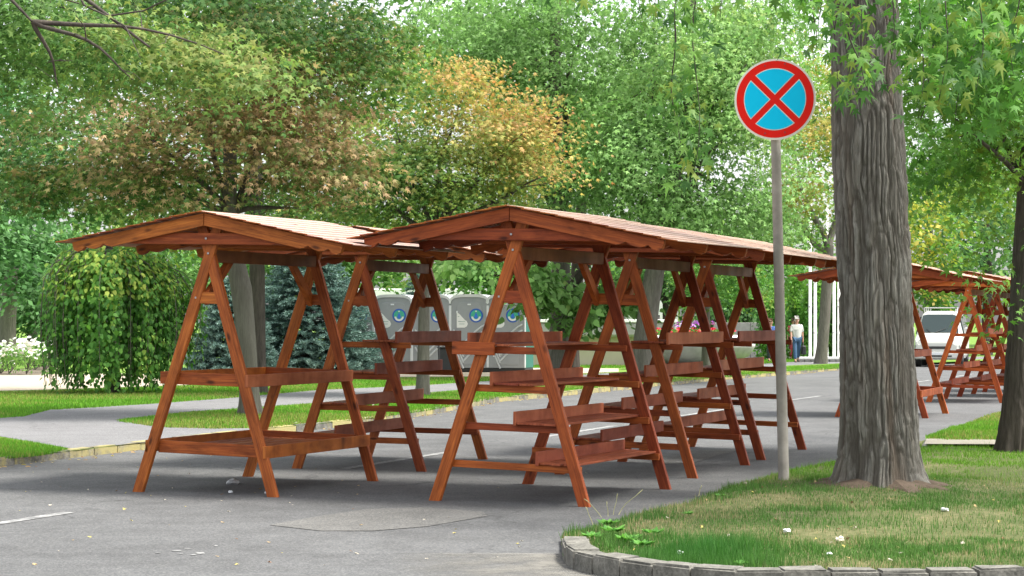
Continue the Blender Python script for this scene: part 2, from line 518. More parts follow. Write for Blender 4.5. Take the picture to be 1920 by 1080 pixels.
def verge_z(x, y, P):
    d = seg_dist(x, y, P)
    s = np.clip(d / .35, 0, 1); s = s * s * (3 - 2 * s)
    z = .085 * (.35 + .65 * s) + .035 * (vnoise(x * 1.3, y * 1.3) - .5) + .02 * (vnoise(x * 4, y * 4, 3) - .5)
    r = np.hypot(x - TREE_XY[0], y - TREE_XY[1])
    return z + .07 * np.exp(-(r / .8) ** 2) + np.vectorize(gz)(y)
def verge(name, P, step):
    bm = bmesh.new()
    bm.faces.new([bm.verts.new((x, y, 0)) for x, y in P])
    bm.normal_update()
    bmesh.ops.triangulate(bm, faces=bm.faces)
    xs = [p[0] for p in P]; ys = [p[1] for p in P]
    for ax, lo, hi in ((0, min(xs), max(xs)), (1, min(ys), max(ys))):
        v = lo + step
        while v < hi:
            co = [0, 0, 0]; co[ax] = v; no = [0, 0, 0]; no[ax] = 1
            bmesh.ops.bisect_plane(bm, geom=bm.verts[:] + bm.edges[:] + bm.faces[:], plane_co=co, plane_no=no); v += step
    co = np.array([v.co for v in bm.verts]); z = verge_z(co[:, 0], co[:, 1], P)
    for v, zz in zip(bm.verts, z): v.co.z = zz
    bmesh.ops.recalc_face_normals(bm, faces=bm.faces); bm.normal_update()
    if sum(f.normal.z for f in bm.faces) < 0: bmesh.ops.reverse_faces(bm, faces=bm.faces)
    o = link(name, bm_mesh(name, bm, verge_m, True)); o['kind'] = 'structure'
verge('grass_verge', V1, .3)
verge('grass_verge', V2, .8)
sheet('dirt_path', [at(1733, 832, .088), at(1737, 822, .088), (14, 23.3), (14, 22.5)], .086, dirt_m)

# wind blown dust on the asphalt along the near kerb
def dust():
    m, nt, b = mat_new('dust')
    v = N(nt, 'ShaderNodeTexCoord').outputs['Object']
    b.inputs['Base Color'].default_value = (.22, .21, .185, 1); b.inputs['Roughness'].default_value = .95
    tr = N(nt, 'ShaderNodeBsdfTransparent'); mx = nt.nodes.new('ShaderNodeMixShader')
    at_ = N(nt, 'ShaderNodeAttribute', attribute_name='col')
    f = math_(nt, 'MULTIPLY', at_.outputs['Fac'], ramp(nt, noise(nt, v, 3.5, 6, .7), [(.3, (0, 0, 0)), (.62, (.8, .8, .8))]))
    nt.links.new(f, mx.inputs[0]); nt.links.new(tr.outputs[0], mx.inputs[1]); nt.links.new(b.outputs[0], mx.inputs[2])
    nt.links.new(mx.outputs[0], nt.nodes['Material Output'].inputs[0])
    V, F, cc = [], [], []
    P = [Vector(p) for p in NK]
    for i, p in enumerate(P):
        t_ = (P[min(i + 1, len(P) - 1)] - P[max(i - 1, 0)]).normalized(); nn = Vector((t_.y, -t_.x))
        for d, c in ((-.02, 1), (.35, .8), (1.1, 0)):
            q = p + nn * d; V.append((q.x, q.y, .005)); cc.append((c, c, c))
    for i in range(len(P) - 1):
        for k in (0, 1): F.append((i * 3 + k, i * 3 + k + 1, i * 3 + 4 + k, i * 3 + 3 + k))
    o = link('gutter_dust', npmesh('gutter_dust', V, F, m, np.array(cc))); o['kind'] = 'structure'
dust()

# bare soil and shed bark round the foot of the big tree
bm_ = bmesh.new()
rg_ = []
for k in range(40):
    a_ = 2 * math.pi * k / 40
    rr_ = (.36 + .38 * float(vnoise(np.array([k * .6]), np.array([2.0]))[0])) * (1.15 if math.cos(a_) > 0 else .95)
    ring = []
    for f_ in (.45, .8, 1.0):
        X_, Y_ = TREE_XY[0] + rr_ * f_ * math.cos(a_), TREE_XY[1] + rr_ * f_ * math.sin(a_)
        z_ = float(verge_z(np.array([X_]), np.array([Y_]), V1)[0]) + (.04, .012, -.02)[(.45, .8, 1.0).index(f_)]
        ring.append(bm_.verts.new((X_, Y_, z_ + .012 * random.random())))
    rg_.append(ring)
for k in range(40):
    a_, b_ = rg_[k], rg_[(k + 1) % 40]
    for q in (0, 1): bm_.faces.new((a_[q], a_[q + 1], b_[q + 1], b_[q]))
o = link('bare_soil', bm_mesh('bare_soil', bm_, ground_mat('brown_soil', [(.3, (.06, .045, .032)), (.7, (.16, .12, .09))], 4, 30))); o['kind'] = 'structure'

# grass
def blades(name, x, y, z, h, wd, cols, label, mat=grassm, lean=.5, kind='stuff', cat='grass'):
    n = len(x)
    an = rng.random(n) * 2 * np.pi
    ln = rng.random(n) * lean * h; la = rng.random(n) * 2 * np.pi
    V = np.zeros((n, 3, 3), np.float32)
    V[:, 0] = np.stack([x - np.cos(an) * wd / 2, y - np.sin(an) * wd / 2, z - .01], 1)
    V[:, 1] = np.stack([x + np.cos(an) * wd / 2, y + np.sin(an) * wd / 2, z - .01], 1)
    V[:, 2] = np.stack([x + np.cos(la) * ln, y + np.sin(la) * ln, z + h], 1)
    F = np.arange(n * 3).reshape(n, 3)
    me = npmesh(name, V.reshape(-1, 3), F, mat, np.repeat(cols, 3, 0))
    return tag(link(name, me), label, cat, kind=kind)
def scatter(P, n, ymin, ymax, pw=2.0, xl=None):
    """positions thinning out with distance"""
    out = []
    xs = [p[0] for p in P]; x0, x1 = min(xs), max(xs)
    if xl: x0, x1 = max(x0, xl[0]), min(x1, xl[1])
    tot = 0
    while tot < n:
        m = n * 2
        u = rng.random(m)
        y = (ymin ** (1 - pw) + u * (ymax ** (1 - pw) - ymin ** (1 - pw))) ** (1 / (1 - pw))
        x = rng.uniform(x0, x1, m)
        ok = inside(x, y, P) & (np.abs(x) < y * .27 + .5)
        out.append(np.stack([x[ok], y[ok]], 1)); tot += ok.sum()
        if ok.sum() == 0: break
    o = np.concatenate(out)[:n]
    return o[:, 0], o[:, 1]
def gcols(x, y, green, straw, bare=.0, s=1.0):
    p = vnoise(x * .9 * s, y * .9 * s, 7) * .6 + vnoise(x * 3 * s, y * 3 * s, 9) * .4
    f = np.clip((p - .46) * 5, 0, 1)[:, None] * .6
    g = np.array(green) * (.6 + .8 * rng.random((len(x), 1)))
    st = np.array(straw) * (.6 + .8 * rng.random((len(x), 1)))
    pick = rng.random((len(x), 1)) < f
    return np.where(pick, st, g), p
x, y = scatter(V1, 150000, 10.8, 24, 2.2)
r = np.hypot(x - TREE_XY[0], y - TREE_XY[1])
cols, p = gcols(x, y, (.085, .18, .042), (.30, .27, .14))
far = np.clip((y - 16.5) / 3, 0, 1)[:, None]
cols = cols * (1 - far) + np.array((.13, .27, .035)) * far * (.6 + .8 * rng.random((len(x), 1)))
keep = (rng.random(len(x)) < np.clip(1.6 - 1.7 * p, .22, 1)) & (r > .37 + .26 * rng.random(len(x)))
keep &= ~((np.abs(x - 2.75) < .9) & (np.abs(y - 14.0) < .9) & (rng.random(len(x)) < .75))
h = rng.uniform(.013, .036, len(x)) * (.7 + .7 * vnoise(x * 2, y * 2, 4))
ek = seg_dist(x, y, A(VL_PX, .05)[:6]) < .4
lush = np.exp(-((x - 1.15) / .42) ** 2 - ((y - 12.25) / .75) ** 2)
h = h * (1 + 4 * np.clip(vnoise(x * 5, y * 5, 12) - .66, 0, 1)) * (1 + 2.2 * lush) + np.where(ek & (rng.random(len(x)) < .3), .02, 0)
cols = cols * (1 - .8 * lush[:, None]) + np.array((.045, .16, .03)) * .8 * lush[:, None]
z = verge_z(x, y, V1)
blades('verge_grass', x[keep], y[keep], z[keep], h[keep], rng.uniform(.004, .009, keep.sum()), cols[keep], 'patchy green and straw coloured grass growing on the near verge round the big tree')
x, y = scatter(V2, 36000, 22.5, 45, 2.2)
cols, p = gcols(x, y, (.13, .28, .035), (.28, .27, .09), s=.6)
blades('far_verge_grass', x, y, verge_z(x, y, V2), rng.uniform(.03, .06, len(x)), rng.uniform(.01, .018, len(x)), cols, 'bright green grass on the verge beyond the narrow dirt path')
# park lawn blades: where the sheets of lawn show
LAWNS = [A([(-100, 856), (0, 856), (70, 850), (128, 841), (60, 828), (0, 820), (-100, 822)], .1),
         A([(218, 788), (300, 799), (400, 802), (510, 799), (700, 781), (800, 767), (930, 744), (1200, 719), (1480, 696), (1700, 681), (1700, 677), (1480, 686), (1300, 698), (1160, 707), (1000, 720), (800, 737), (640, 753), (480, 764), (350, 773)], .1),
         A([(-100, 790), (0, 782), (46, 779), (93, 767), (185, 762), (296, 755), (420, 746), (600, 730), (780, 722), (1000, 708), (1160, 697), (1000, 706), (660, 709), (350, 723), (80, 732), (-100, 737)], .1),
         A([(1000, 689), (1300, 689), (1480, 678), (1700, 670), (1700, 666), (1480, 672), (1340, 679), (1200, 676), (1000, 678)], .1)]
for i, (P, n, hh, ww, lb) in enumerate([(LAWNS[0], 16000, .05, .012, 'small corner of bright grass between the driveway and the yellow kerb'),
                           (LAWNS[1], 70000, .06, .02, 'strip of bright grass between the footpath and the yellow kerb'),
                           (LAWNS[2], 60000, .06, .022, 'lawn between the footpath and the pale gravel under the weeping tree'),
                           (LAWNS[3], 24000, .07, .04, 'sunlit lawn beyond the footpath by the flower bowl')]):
    ys = [p[1] for p in P]
    x, y = scatter(P, n, min(ys), max(ys), 2.0)
    cols, p = gcols(x, y, (.115, .26, .03), (.24, .26, .07), s=.35)
    z = np.vectorize(gz)(y) + .08
    blades('lawn_grass', x, y, z, rng.uniform(.3, 1, len(x)) * hh, rng.uniform(.6, 1.2, len(x)) * ww, cols, lb)

grey_m = plain('galvanised_metal', (.4, .4, .4), .45, .6)
# ------------------------------------------------------------------ market stalls
SL = 1.893           # between the two A-frames
ZT, ZC, HWF = 2.31, 2.05, .67
def leg_bm(s, y0, y1, e=0.0):
    xt = -s * HWF * (ZT / ZC - 1); hw = .05
    x0 = s * HWF * 1.01
    return prism([(x0 - hw, -.025), (x0 + hw, -.025), (xt + hw, ZT), (xt - hw, ZT)], y0, y1, (xt - x0, 0, ZT), .004)
def half_w(z): return HWF * (1 - z / ZC)
def rafter_bm(s, y0, y1):
    t = math.tan(.19); zr = 2.398
    bot = [(1.275, .03), (1.262, .07), (1.225, .092), (1.18, .085), (1.145, .06), (1.11, .082), (1.06, .098), (1.0, .092), (.955, .072), (.92, .095), (.87, .113), (.8, .110), (.4, .106), (.0, .104)]
    pts = [(0.004, zr), (1.335, zr - 1.335 * t)] + [(x + .055 if x > .5 else max(x, .004), zr - (x + .055 if x > .5 else x) * t - dd) for x, dd in bot]
    pts = [(x * s, z) for x, z in pts]
    if s < 0: pts = pts[::-1]
    return prism(pts, y0, y1, (s * math.cos(.19), 0, -math.sin(.19)), 0)
MESH = {}
def mesh_of(key, fn, mat):
    if key not in MESH: MESH[key] = bm_mesh(key[0], fn(), mat)
    return MESH[key]
def part(name, key, fn, mat, parent, loc=None, rot=None):
    return link(name, mesh_of((name,) + key, fn, mat), parent, loc, rot)

def stall_frame(root):
    for f, (ya, sg) in enumerate(((0, 1), (SL, -1))):
        a = sorted((ya, ya + sg * .045)); b = sorted((ya + sg * .006, ya + sg * .052))
        part('leg', (f, 'l'), lambda: leg_bm(-1, *a), wood, root)
        part('leg', (f, 'r'), lambda: leg_bm(1, *b), wood, root)
        hz = half_w(1.68) - .03
        c = sorted((ya + sg * .008, ya + sg * .038))
        part('collar_board', (f,), lambda: prism([(-half_w(1.63) + .03, 1.63), (half_w(1.63) - .03, 1.63), (half_w(1.73) - .02, 1.73), (-half_w(1.73) + .02, 1.73)], *c, (1, 0, 0)), wood, root)
        tb = sorted((ya - sg * .001, ya - sg * .04))
        part('tie_board', (f,), lambda: prism([(-.90, 2.135), (.90, 2.135), (.90, 2.15), (.45, 2.232), (-.45, 2.232), (-.90, 2.15)], *tb, (1, 0, 0)), wood, root)
        rb = sorted((ya - sg * .041, ya - sg * .085))
        part('rafter', (f, 0), lambda: rafter_bm(-1, *rb), wood, root)
        part('rafter', (f, 1), lambda: rafter_bm(1, *rb), wood, root)
    for zb, yb in ((2.06, -.006), (2.185, -.046), (1.68, .003)):
        part('bolt', (zb,), lambda: box(-.009, .009, -.004, .004, -.009, .009, (1, 0, 0), .002), grey_m, root, (0 if zb > 2 else -.12, yb, zb))
    m = SL / 2
    part('tie_board', ('m',), lambda: prism([(-.90, 2.135), (.90, 2.135), (.90, 2.15), (.45, 2.232), (-.45, 2.232), (-.90, 2.15)], m + .001, m + .04, (1, 0, 0)), wood, root)
    part('rafter', ('m', 0), lambda: rafter_bm(-1, m - .045, m), wood, root)
    part('rafter', ('m', 1), lambda: rafter_bm(1, m - .045, m), wood, root)
    part('beam', (0,), lambda: box(-.005, .04, .055, SL - .055, 1.985, 2.09, (0, 1, 0)), beamw, root)
    for sg, y0, y1 in ((1, .035, .42), (-1, SL - .035, SL - .42)):
        def br():
            pts = [(y0, 1.62), (y0, 1.74), (y1 + .0 * sg, 2.06), (y1 + .09 * sg, 2.06)]
            bm = bmesh.new()
            vs = [[bm.verts.new((x, y, z)) for y, z in pts] for x in (-.052, -.008)]
            bm.faces.new(vs[0]); bm.faces.new(vs[1][::-1])
            for i in range(4): bm.faces.new((vs[0][i], vs[1][i], vs[1][(i + 1) % 4], vs[0][(i + 1) % 4]))
            bmesh.ops.recalc_face_normals(bm, faces=bm.faces)
            uv_grain(bm, Vector((0, y1 - y0, .4))); return bm
        part('brace', (sg,), br, wood, root)
    # lapped roof boards
    al, ex, nb, RL = .19, .150, 10, SL + .30
    for s in (-1, 1):
        for i in range(nb):
            wd = .17
            key = ('b', i % 4)
            def rb_():
                bm = box(-wd / 2, wd / 2, -RL / 2, RL / 2, -.0045, .0045, (0, 1, 0), .001)
                return bm
            me_ = mesh_of(('roof_board',) + key, rb_, roofw)
            if len(me_.materials) < 2:       # stained edges and underside, weathered top
                me_.materials.append(wood)
                for p in me_.polygons:
                    if p.normal.z < -.5 or abs(p.normal.y) > .5: p.material_index = 1
            c = i * ex + wd / 2 - .012
            if i == nb - 1: c -= .012
            zc = 2.416 - c * math.sin(al); xc = c * math.cos(al)
            o = part('roof_board', key, rb_, roofw, root, (s * xc, SL / 2 + random.uniform(-.006, .006), zc + .001), (random.uniform(-.0015, .0015), s * (al - .055) + random.uniform(-.003, .003), random.uniform(-.003, .003)))
def stall_counter(root):
    # upper tray rim and lower tray with slatted floor
    z0, z1 = .93, 1.035
    part('front_rail', (0,), lambda: box(-.49, .385, .046, .075, z0, z1, (1, 0, 0)), wood, root)
    part('front_rail', (1,), lambda: box(-.49, .385, SL - .075, SL - .046, z0, z1, (1, 0, 0)), wood, root)
    part('side_rail', (0,), lambda: box(.386, .416, -.01, SL + .01, z0, z1), shelfw, root)
    part('side_rail', (1,), lambda: box(-.50, -.47, .076, SL - .076, z0, z1), wood, root)
    for k in range(5):
        x = -.465 + k * .17
        part('shelf_board', ('u', k % 2), lambda: box(0, .15, .08, SL - .08, -.02, 0), shelfw, root, (x, 0, z0 + .022))
    z0, z1 = .335, .44
    part('front_rail', (2,), lambda: box(-.50, .50, .054, .082, z0, z1, (1, 0, 0)), wood, root)
    part('front_rail', (3,), lambda: box(-.50, .50, SL - .082, SL - .054, z0, z1, (1, 0, 0)), wood, root)
    part('side_rail', (2,), lambda: box(.575, .605, -.01, SL + .01, z0, z1), wood, root)
    part('side_rail', (3,), lambda: box(-.60, -.572, .0, SL, z0, z1), wood, root)
    for k in range(8):
        x = -.53 + k * .133
        part('shelf_board', ('l', k % 2), lambda: box(0, .105, .084, SL - .084, -.02, 0), shelfw, root, (x, 0, z0 + .045))
def stall_ladder(root, fl=1):
    zs = (.27, .585, .90, 1.215)
    ups = (-.26, -.05, .16, .38)
    for i, z in enumerate(zs):
        hw = half_w(z) + .03
        lo, hi = -hw, hw
        if i == 3: lo, hi = sorted((-fl * (hw - .02), fl * .52))
        for f, (ya, sg) in enumerate(((0, 1), (SL, -1))):
            yy = sorted((ya + sg * .046 + (sg * .007), ya + sg * .085))
            part('rung', (fl, i, f), lambda: box(lo, hi, *yy, z, z + .058, (1, 0, 0)), wood, root)
        u = ups[i]
        wds = .36 if i else .32
        # upstand on the inner side of the shelf, shelf boards reaching outwards
        xa, xb = sorted((fl * u, fl * (u + .024)))
        part('upstand', (fl, i), lambda: box(xa, xb, .0, SL, z + .050, z + .165), shelfw, root, (0, random.uniform(-.02, .02), 0), (0, 0, random.uniform(-.006, .006)))
        for k in range(3):
            w_ = wds / 3
            x0 = u - (k + 1) * w_ + .004; x1 = u - k * w_ - .004
            a_, b_ = sorted((fl * x0, fl * x1))
            part('shelf_board', (fl, i, k), lambda: box(a_, b_, .0, SL, z + .060, z + .078), shelfw, root, (0, random.uniform(-.025, .025), 0))
    if fl < 0:
        xa, xb = sorted((fl * .14, fl * .52))
        part('end_board', (fl,), lambda: box(xa, xb, -.032, -.003, 1.20, 1.305, (1, 0, 0)), wood, root)

def copy_tree(o, parent=None):
    c = o.copy(); C.objects.link(c); c.parent = parent
    for ch in [k for k in o.children]: copy_tree(ch, c)
    return c
def tint(o, col):
    if o.name.startswith('roof_board'): col = (1.06, 1.04, 1.0) if col[0] < 1.1 else (1.05, 1, 1)
    o.color = (*col, 1)
    for ch in o.children: tint(ch, col)
G = 'wooden market stalls standing on the road'
def new_stall(kind, label, fl=1):
    r_ = thing('market_stall', label, 'market stall', group=G)
    stall_frame(r_)
    stall_counter(r_) if kind == 'c' else stall_ladder(r_, fl)
    return r_
def put(o, x, y, a, label, col, roll=1.3):
    o.location = (x, y, gz(y + .9)); o.rotation_euler = (0, R(roll), -a); o['label'] = label; tint(o, col)
SA = new_stall('c', 'x'); SB = new_stall('l', 'x', 1); SBf = new_stall('l', 'x', -1)
put(SA, -2.632, 17.304, .405, 'front left orange brown stall with two flat tray shelves, nearest the weeping tree', (1.12, 1.08, .9))
put(SBf, -.034, 16.433, .435, 'nearest stall in the middle, with stepped shelves rising to the left', (1.0, .8, .8))
put(SB, -1.529, 20.106, .32, 'stall right behind the front left one, with stepped shelves in front of the grey toilets', (.92, .82, .8), .7)
put(copy_tree(SB), 1.077, 19.307, .385, 'second stall of the middle row, behind the nearest one', (.86, .68, .65))
put(copy_tree(SB), 2.025, 21.776, .38, 'third stall of the middle row, just left of the sign pole', (.84, .68, .68))
put(copy_tree(SA), 5.629, 30.883, .373, 'stall half hidden behind the thick near trunk, with flat tray shelves', (1.0, .75, .7))
put(copy_tree(SB), 8.32, 37.2, .373, 'ladder shelved stall standing in front of the white van', (1.3, .95, .85))
put(copy_tree(SB), 9.55, 40.2, .373, 'stall behind the one in front of the white van, partly hidden by it', (.8, .55, .55))
put(copy_tree(SB), 10.75, 43.2, .373, 'farthest stall of the row, beside the right hand trunk', (.8, .55, .55))

# ------------------------------------------------------------------ no stopping sign
def disc(rx, n=64, cx=0, cy=0, z=0):
    return [(cx + rx * math.cos(2 * math.pi * k / n), cy + rx * math.sin(2 * math.pi * k / n), z) for k in range(n)]
def flat(name, polys, mat, parent, th=.0012, loc=(0, 0, 0), rot=None):
    """thin plates in the xz plane facing -y; polys of (x, z)"""
    bm = bmesh.new()
    for P in polys:
        f = bm.faces.new([bm.verts.new((p[0], 0, p[1])) for p in P])
        r = bmesh.ops.extrude_face_region(bm, geom=[f])
        for v in r['geom']:
            if isinstance(v, bmesh.types.BMVert): v.co.y += th
    bmesh.ops.recalc_face_normals(bm, faces=bm.faces)
    return link(name, bm_mesh(name, bm, mat), parent, loc, rot)
PY = 17.3
pb = at(1470, 905, .09)
pole_m = plain('weathered_pole', (.27, .25, .215), .75, .0, .4, 6, .25, .25)
sp = thing('road_sign', 'round red and blue no stopping sign on a tall leaning grey pole', 'road sign', (pb[0], pb[1], 0))
top = PP(1451, 118, pb[1])
dx = (top.x - pb[0])
Hh = top.z
link('pole', tubes_mesh('pole', [([(dx * t, 0, .02 + (Hh - .02) * t) for t in (0, .25, .5, .75, 1)], [.047, .046, .044, .042, .041])], pole_m, 20), sp)
SR = .348
cs = PP(1451, 188, pb[1])
sr = (cs.x - pb[0], -.075, cs.z)
yaw = R(-13)
white_m = plain('sign_white', (.78, .76, .66), .4); red_m = plain('sign_red', (.80, .014, .006), .5, spec=.15)
blue_m = plain('sign_blue', (.0, .60, .92), .5, spec=.15); grey_m = plain('galvanised_metal', (.4, .4, .4), .45, .6)
plate = thing('sign_plate', None, None, sr, yaw); plate.parent = sp
circ = lambda r, n=72: [(r * math.cos(2 * math.pi * k / n), r * math.sin(2 * math.pi * k / n)) for k in range(n)]
flat('rim', [circ(SR)], white_m, plate, .014)
flat('red_face', [circ(SR - .018)], red_m, plate, .002, (0, -.003, 0))
# four blue quadrants with white borders
def quad_poly(r, gap, k):
    n = 16; a0 = math.asin(gap / r)
    out = []
    ang = [a0 + (math.pi / 2 - 2 * a0) * i / n for i in range(n + 1)]
    base = R(45 + 90 * k)
    pts = [(gap, gap)] + [(r * math.cos(a), r * math.sin(a)) for a in ang]
    return [(x * math.cos(base) - z * math.sin(base), x * math.sin(base) + z * math.cos(base)) for x, z in pts]
for k in range(4):
    flat('white_border', [quad_poly(SR * .765, .027, k)], white_m, plate, .0015, (0, -.006, 0))
    flat('blue_field', [quad_poly(SR * .745, .034, k)], blue_m, plate, .0015, (0, -.009, 0))
for (x, z) in ((-.085, .29), (.085, .30), (-.085, -.29), (.085, -.285)):
    flat('rivet', [circ(.008, 10)], plain('rivet_red', (.4, .03, .03), .5), plate, .004, (x, -.009, z))
link('clamp', tubes_mesh('clamp', [([(sr[0], 0, cs.z + h), (sr[0], 0, cs.z + h + .04)], [.05, .05]) for h in (-.2, .16)], grey_m, 16), sp)
# ------------------------------------------------------------------ foliage
def leaf_template(kind):
    if kind == 'maple':      # five lobes, slightly folded
        ang = [-90, -35, -5, 18, 42, 66, 90, 114, 138, 162, 185, 215]
        rad = [.22, .24, .60, .30, .90, .33, 1.1, .33, .90, .30, .60, .24]
        V = [(0, .0, 0)] + [(r * math.cos(R(a)), r * math.sin(R(a)), -.22 * abs(r * math.cos(R(a))) - .12 * r * r) for a, r in zip(ang, rad)]
        n = len(ang)
        F = [(0, i + 1, (i + 1) % n + 1) for i in range(n)]
        V = [(x * .55, y * .55, z * .55) for x, y, z in V]
    elif kind == 'star':     # deep cut silver maple leaf, cheaper
        V = [(0, -.1, 0), (.10, .05, -.02), (.5, .18, -.16), (.13, .28, -.03), (0, .62, -.14), (-.13, .28, -.03), (-.5, .18, -.16), (-.10, .05, -.02)]
        F = [(0, 1, 7), (1, 2, 3), (3, 4, 5), (5, 6, 7), (1, 3, 5), (1, 5, 7)]
    elif kind == 'oval':
        V = [(0, -.5, 0), (.3, -.05, -.08), (0, .55, -.1), (-.3, -.05, -.08)]
        F = [(0, 1, 2), (0, 2, 3)]
    elif kind == 'heart':
        V = [(0, -.42, 0), (.34, -.3, -.06), (.33, .05, -.09), (0, .6, -.16), (-.33, .05, -.09), (-.34, -.3, -.06)]
        F = [(0, 1, 2), (0, 2, 3), (0, 3, 4), (0, 4, 5)]
    elif kind == 'needle':
        V = [(-.06, 0, 0), (.06, 0, 0), (0, 1, 0)]
        F = [(0, 1, 2)]
    return np.array(V, np.float32), np.array(F, np.int32)

def leaves(name, P, Nn, D, S, cols, kind, mat, parent=None, extra=None):
    """P points, Nn normals, D tip directions, S sizes, cols colours"""
    T, F = leaf_template(kind)
    Nn = Nn / (np.linalg.norm(Nn, axis=1, keepdims=True) + 1e-9)
    D = D - Nn * (D * Nn).sum(1, keepdims=True)
    D = D / (np.linalg.norm(D, axis=1, keepdims=True) + 1e-9)
    X = np.cross(D, Nn)
    V = P[:, None] + S[:, None, None] * (T[None, :, 0:1] * X[:, None] + T[None, :, 1:2] * D[:, None] + T[None, :, 2:3] * Nn[:, None])
    n, k = len(P), len(T)
    FF = (F[None] + (np.arange(n) * k)[:, None, None]).reshape(-1, 3)
    me = npmesh(name, V.reshape(-1, 3), FF, mat, np.repeat(cols, k, 0))
    o = link(name, me, parent)
    return o

def pal(cols, t):
    cols = np.array(cols); t = np.clip(t, 0, .9999) * (len(cols) - 1)
    i = t.astype(int); f = (t - i)[:, None]
    return cols[i] * (1 - f) + cols[i + 1] * f

def sph(n):
    v = rng.normal(size=(n, 3)); return v / np.linalg.norm(v, axis=1, keepdims=True)

def clusters(lobes, n, shell=.45, _re=True):
    n0 = n; n = int(n * 1.45) if _re else n
    """lobes: (centre, rx, ry(depth), rz) -> cluster centres, outward dirs; spread by volume"""
    vol = np.array([(a * b * c) ** .75 for _, a, b, c in lobes]); vol /= vol.sum()
    which = rng.choice(len(lobes), n, p=vol)
    d = sph(n)
    r = rng.random(n) ** shell
    cen = np.array([tuple(l[0]) for l in lobes])[which]
    rad = np.array([l[1:] for l in lobes])[which]
    wob = .8 + .4 * vnoise(d[:, 0] * 2.2 + which * 7, d[:, 1] * 2.2, d[:, 2] * 2.2)
    p = cen + d * rad * (r * wob)[:, None]
    if _re:      # leave hollows: branches carry leaf in clumps
        s_ = max(.55, float(rad.mean()) * .42)
        q = vnoise(p[:, 0] / s_, p[:, 1] / s_, p[:, 2] / s_ * 1.5)
        o = np.argsort(-(q + rng.random(n) * .22))[:n0]
        return p[o], d[o], which[o], r[o]
    return p, d, which, r

def crown(parent, lobes, nc, per, size, palette, kind='maple', spread=(.34, .34, .12), mat=leafm, droop=.35, up=.7, tone=None, name='crown', shell=.4, tipdir=None):
    cp, cd, wh, cr = clusters(lobes, nc, shell)
    if tone is None: t = vnoise(cp[:, 0] * .7, cp[:, 1] * .7, cp[:, 2] * .7) * .9 + .1 * rng.random(nc)
    else: t = tone(cp, wh, cr)
    n = nc * per
    ci = np.repeat(np.arange(nc), per)
    # each cluster is a flattish spray tilted a little outward and down
    off = rng.normal(size=(n, 3)) * np.array(spread)
    hz = cd[ci] * np.array([1, 1, 0])
    off[:, 2] -= droop * (off * hz).sum(1)
    P = cp[ci] + off
    cn = rng.normal(size=(nc, 3)) * .40      # each spray has its own tilt
    Nn = np.stack([np.zeros(n), np.zeros(n), np.full(n, up)], 1) + hz * .45 + cn[ci] + rng.normal(size=(n, 3)) * .24
    D = hz * .8 + off * 1.2 + np.array([0, 0, -.55]) + rng.normal(size=(n, 3)) * .35
    cvar = rng.uniform(.72, 1.28, nc)[ci][:, None]  # random lighter and darker sprays: clump shading contrast put into the leaf colour
    S = size * rng.uniform(.65, 1.2, n)
    tt = t[ci] + rng.normal(size=n) * .10
    col = pal(palette, tt) * rng.uniform(.75, 1.25, (n, 1)) * cvar
    o = leaves(name, P, Nn, D, S, col, kind, mat, parent)
    o['kind'] = 'stuff'
    return cp

def wob_path(a, b, n, amp, sag=0):
    a, b = Vector(a), Vector(b)
    L = (b - a).length
    out = []
    ph = [random.uniform(0, 6) for _ in range(4)]
    for i in range(n + 1):
        t = i / n
        p = a.lerp(b, t)
        e = math.sin(math.pi * t)
        p += Vector((math.sin(ph[0] + 5 * t) , math.sin(ph[1] + 4.3 * t), math.sin(ph[2] + 4 * t) * .6)) * amp * L * (e * .6 + .4 * t * (1 - t))
        p.z += sag * L * e
        out.append(p)
    return out
def limbs(parent, base, targets, r0, mat, twigs=None, name='limb', ntw=5):
    """one limb per target, with side twigs"""
    for tg in targets:
        lst = []
        pth = wob_path(base, tg, 8, .07, .06)
        lst.append((pth, [r0 * (1 - .82 * i / 8) for i in range(9)]))
        for k in range(ntw):
            i = random.randint(3, 7)
            e = pth[i] + Vector((random.uniform(-1, 1), random.uniform(-1, 1), random.uniform(-.5, .6))) * (Vector(tg) - Vector(base)).length * .38
            p2 = wob_path(pth[i], e, 5, .09)
            rr = r0 * (1 - .82 * i / 8) * .55
            lst.append((p2, [rr * (1 - .8 * j / 5) for j in range(6)]))
        link(name, tubes_mesh(name, lst, mat, 6), parent)

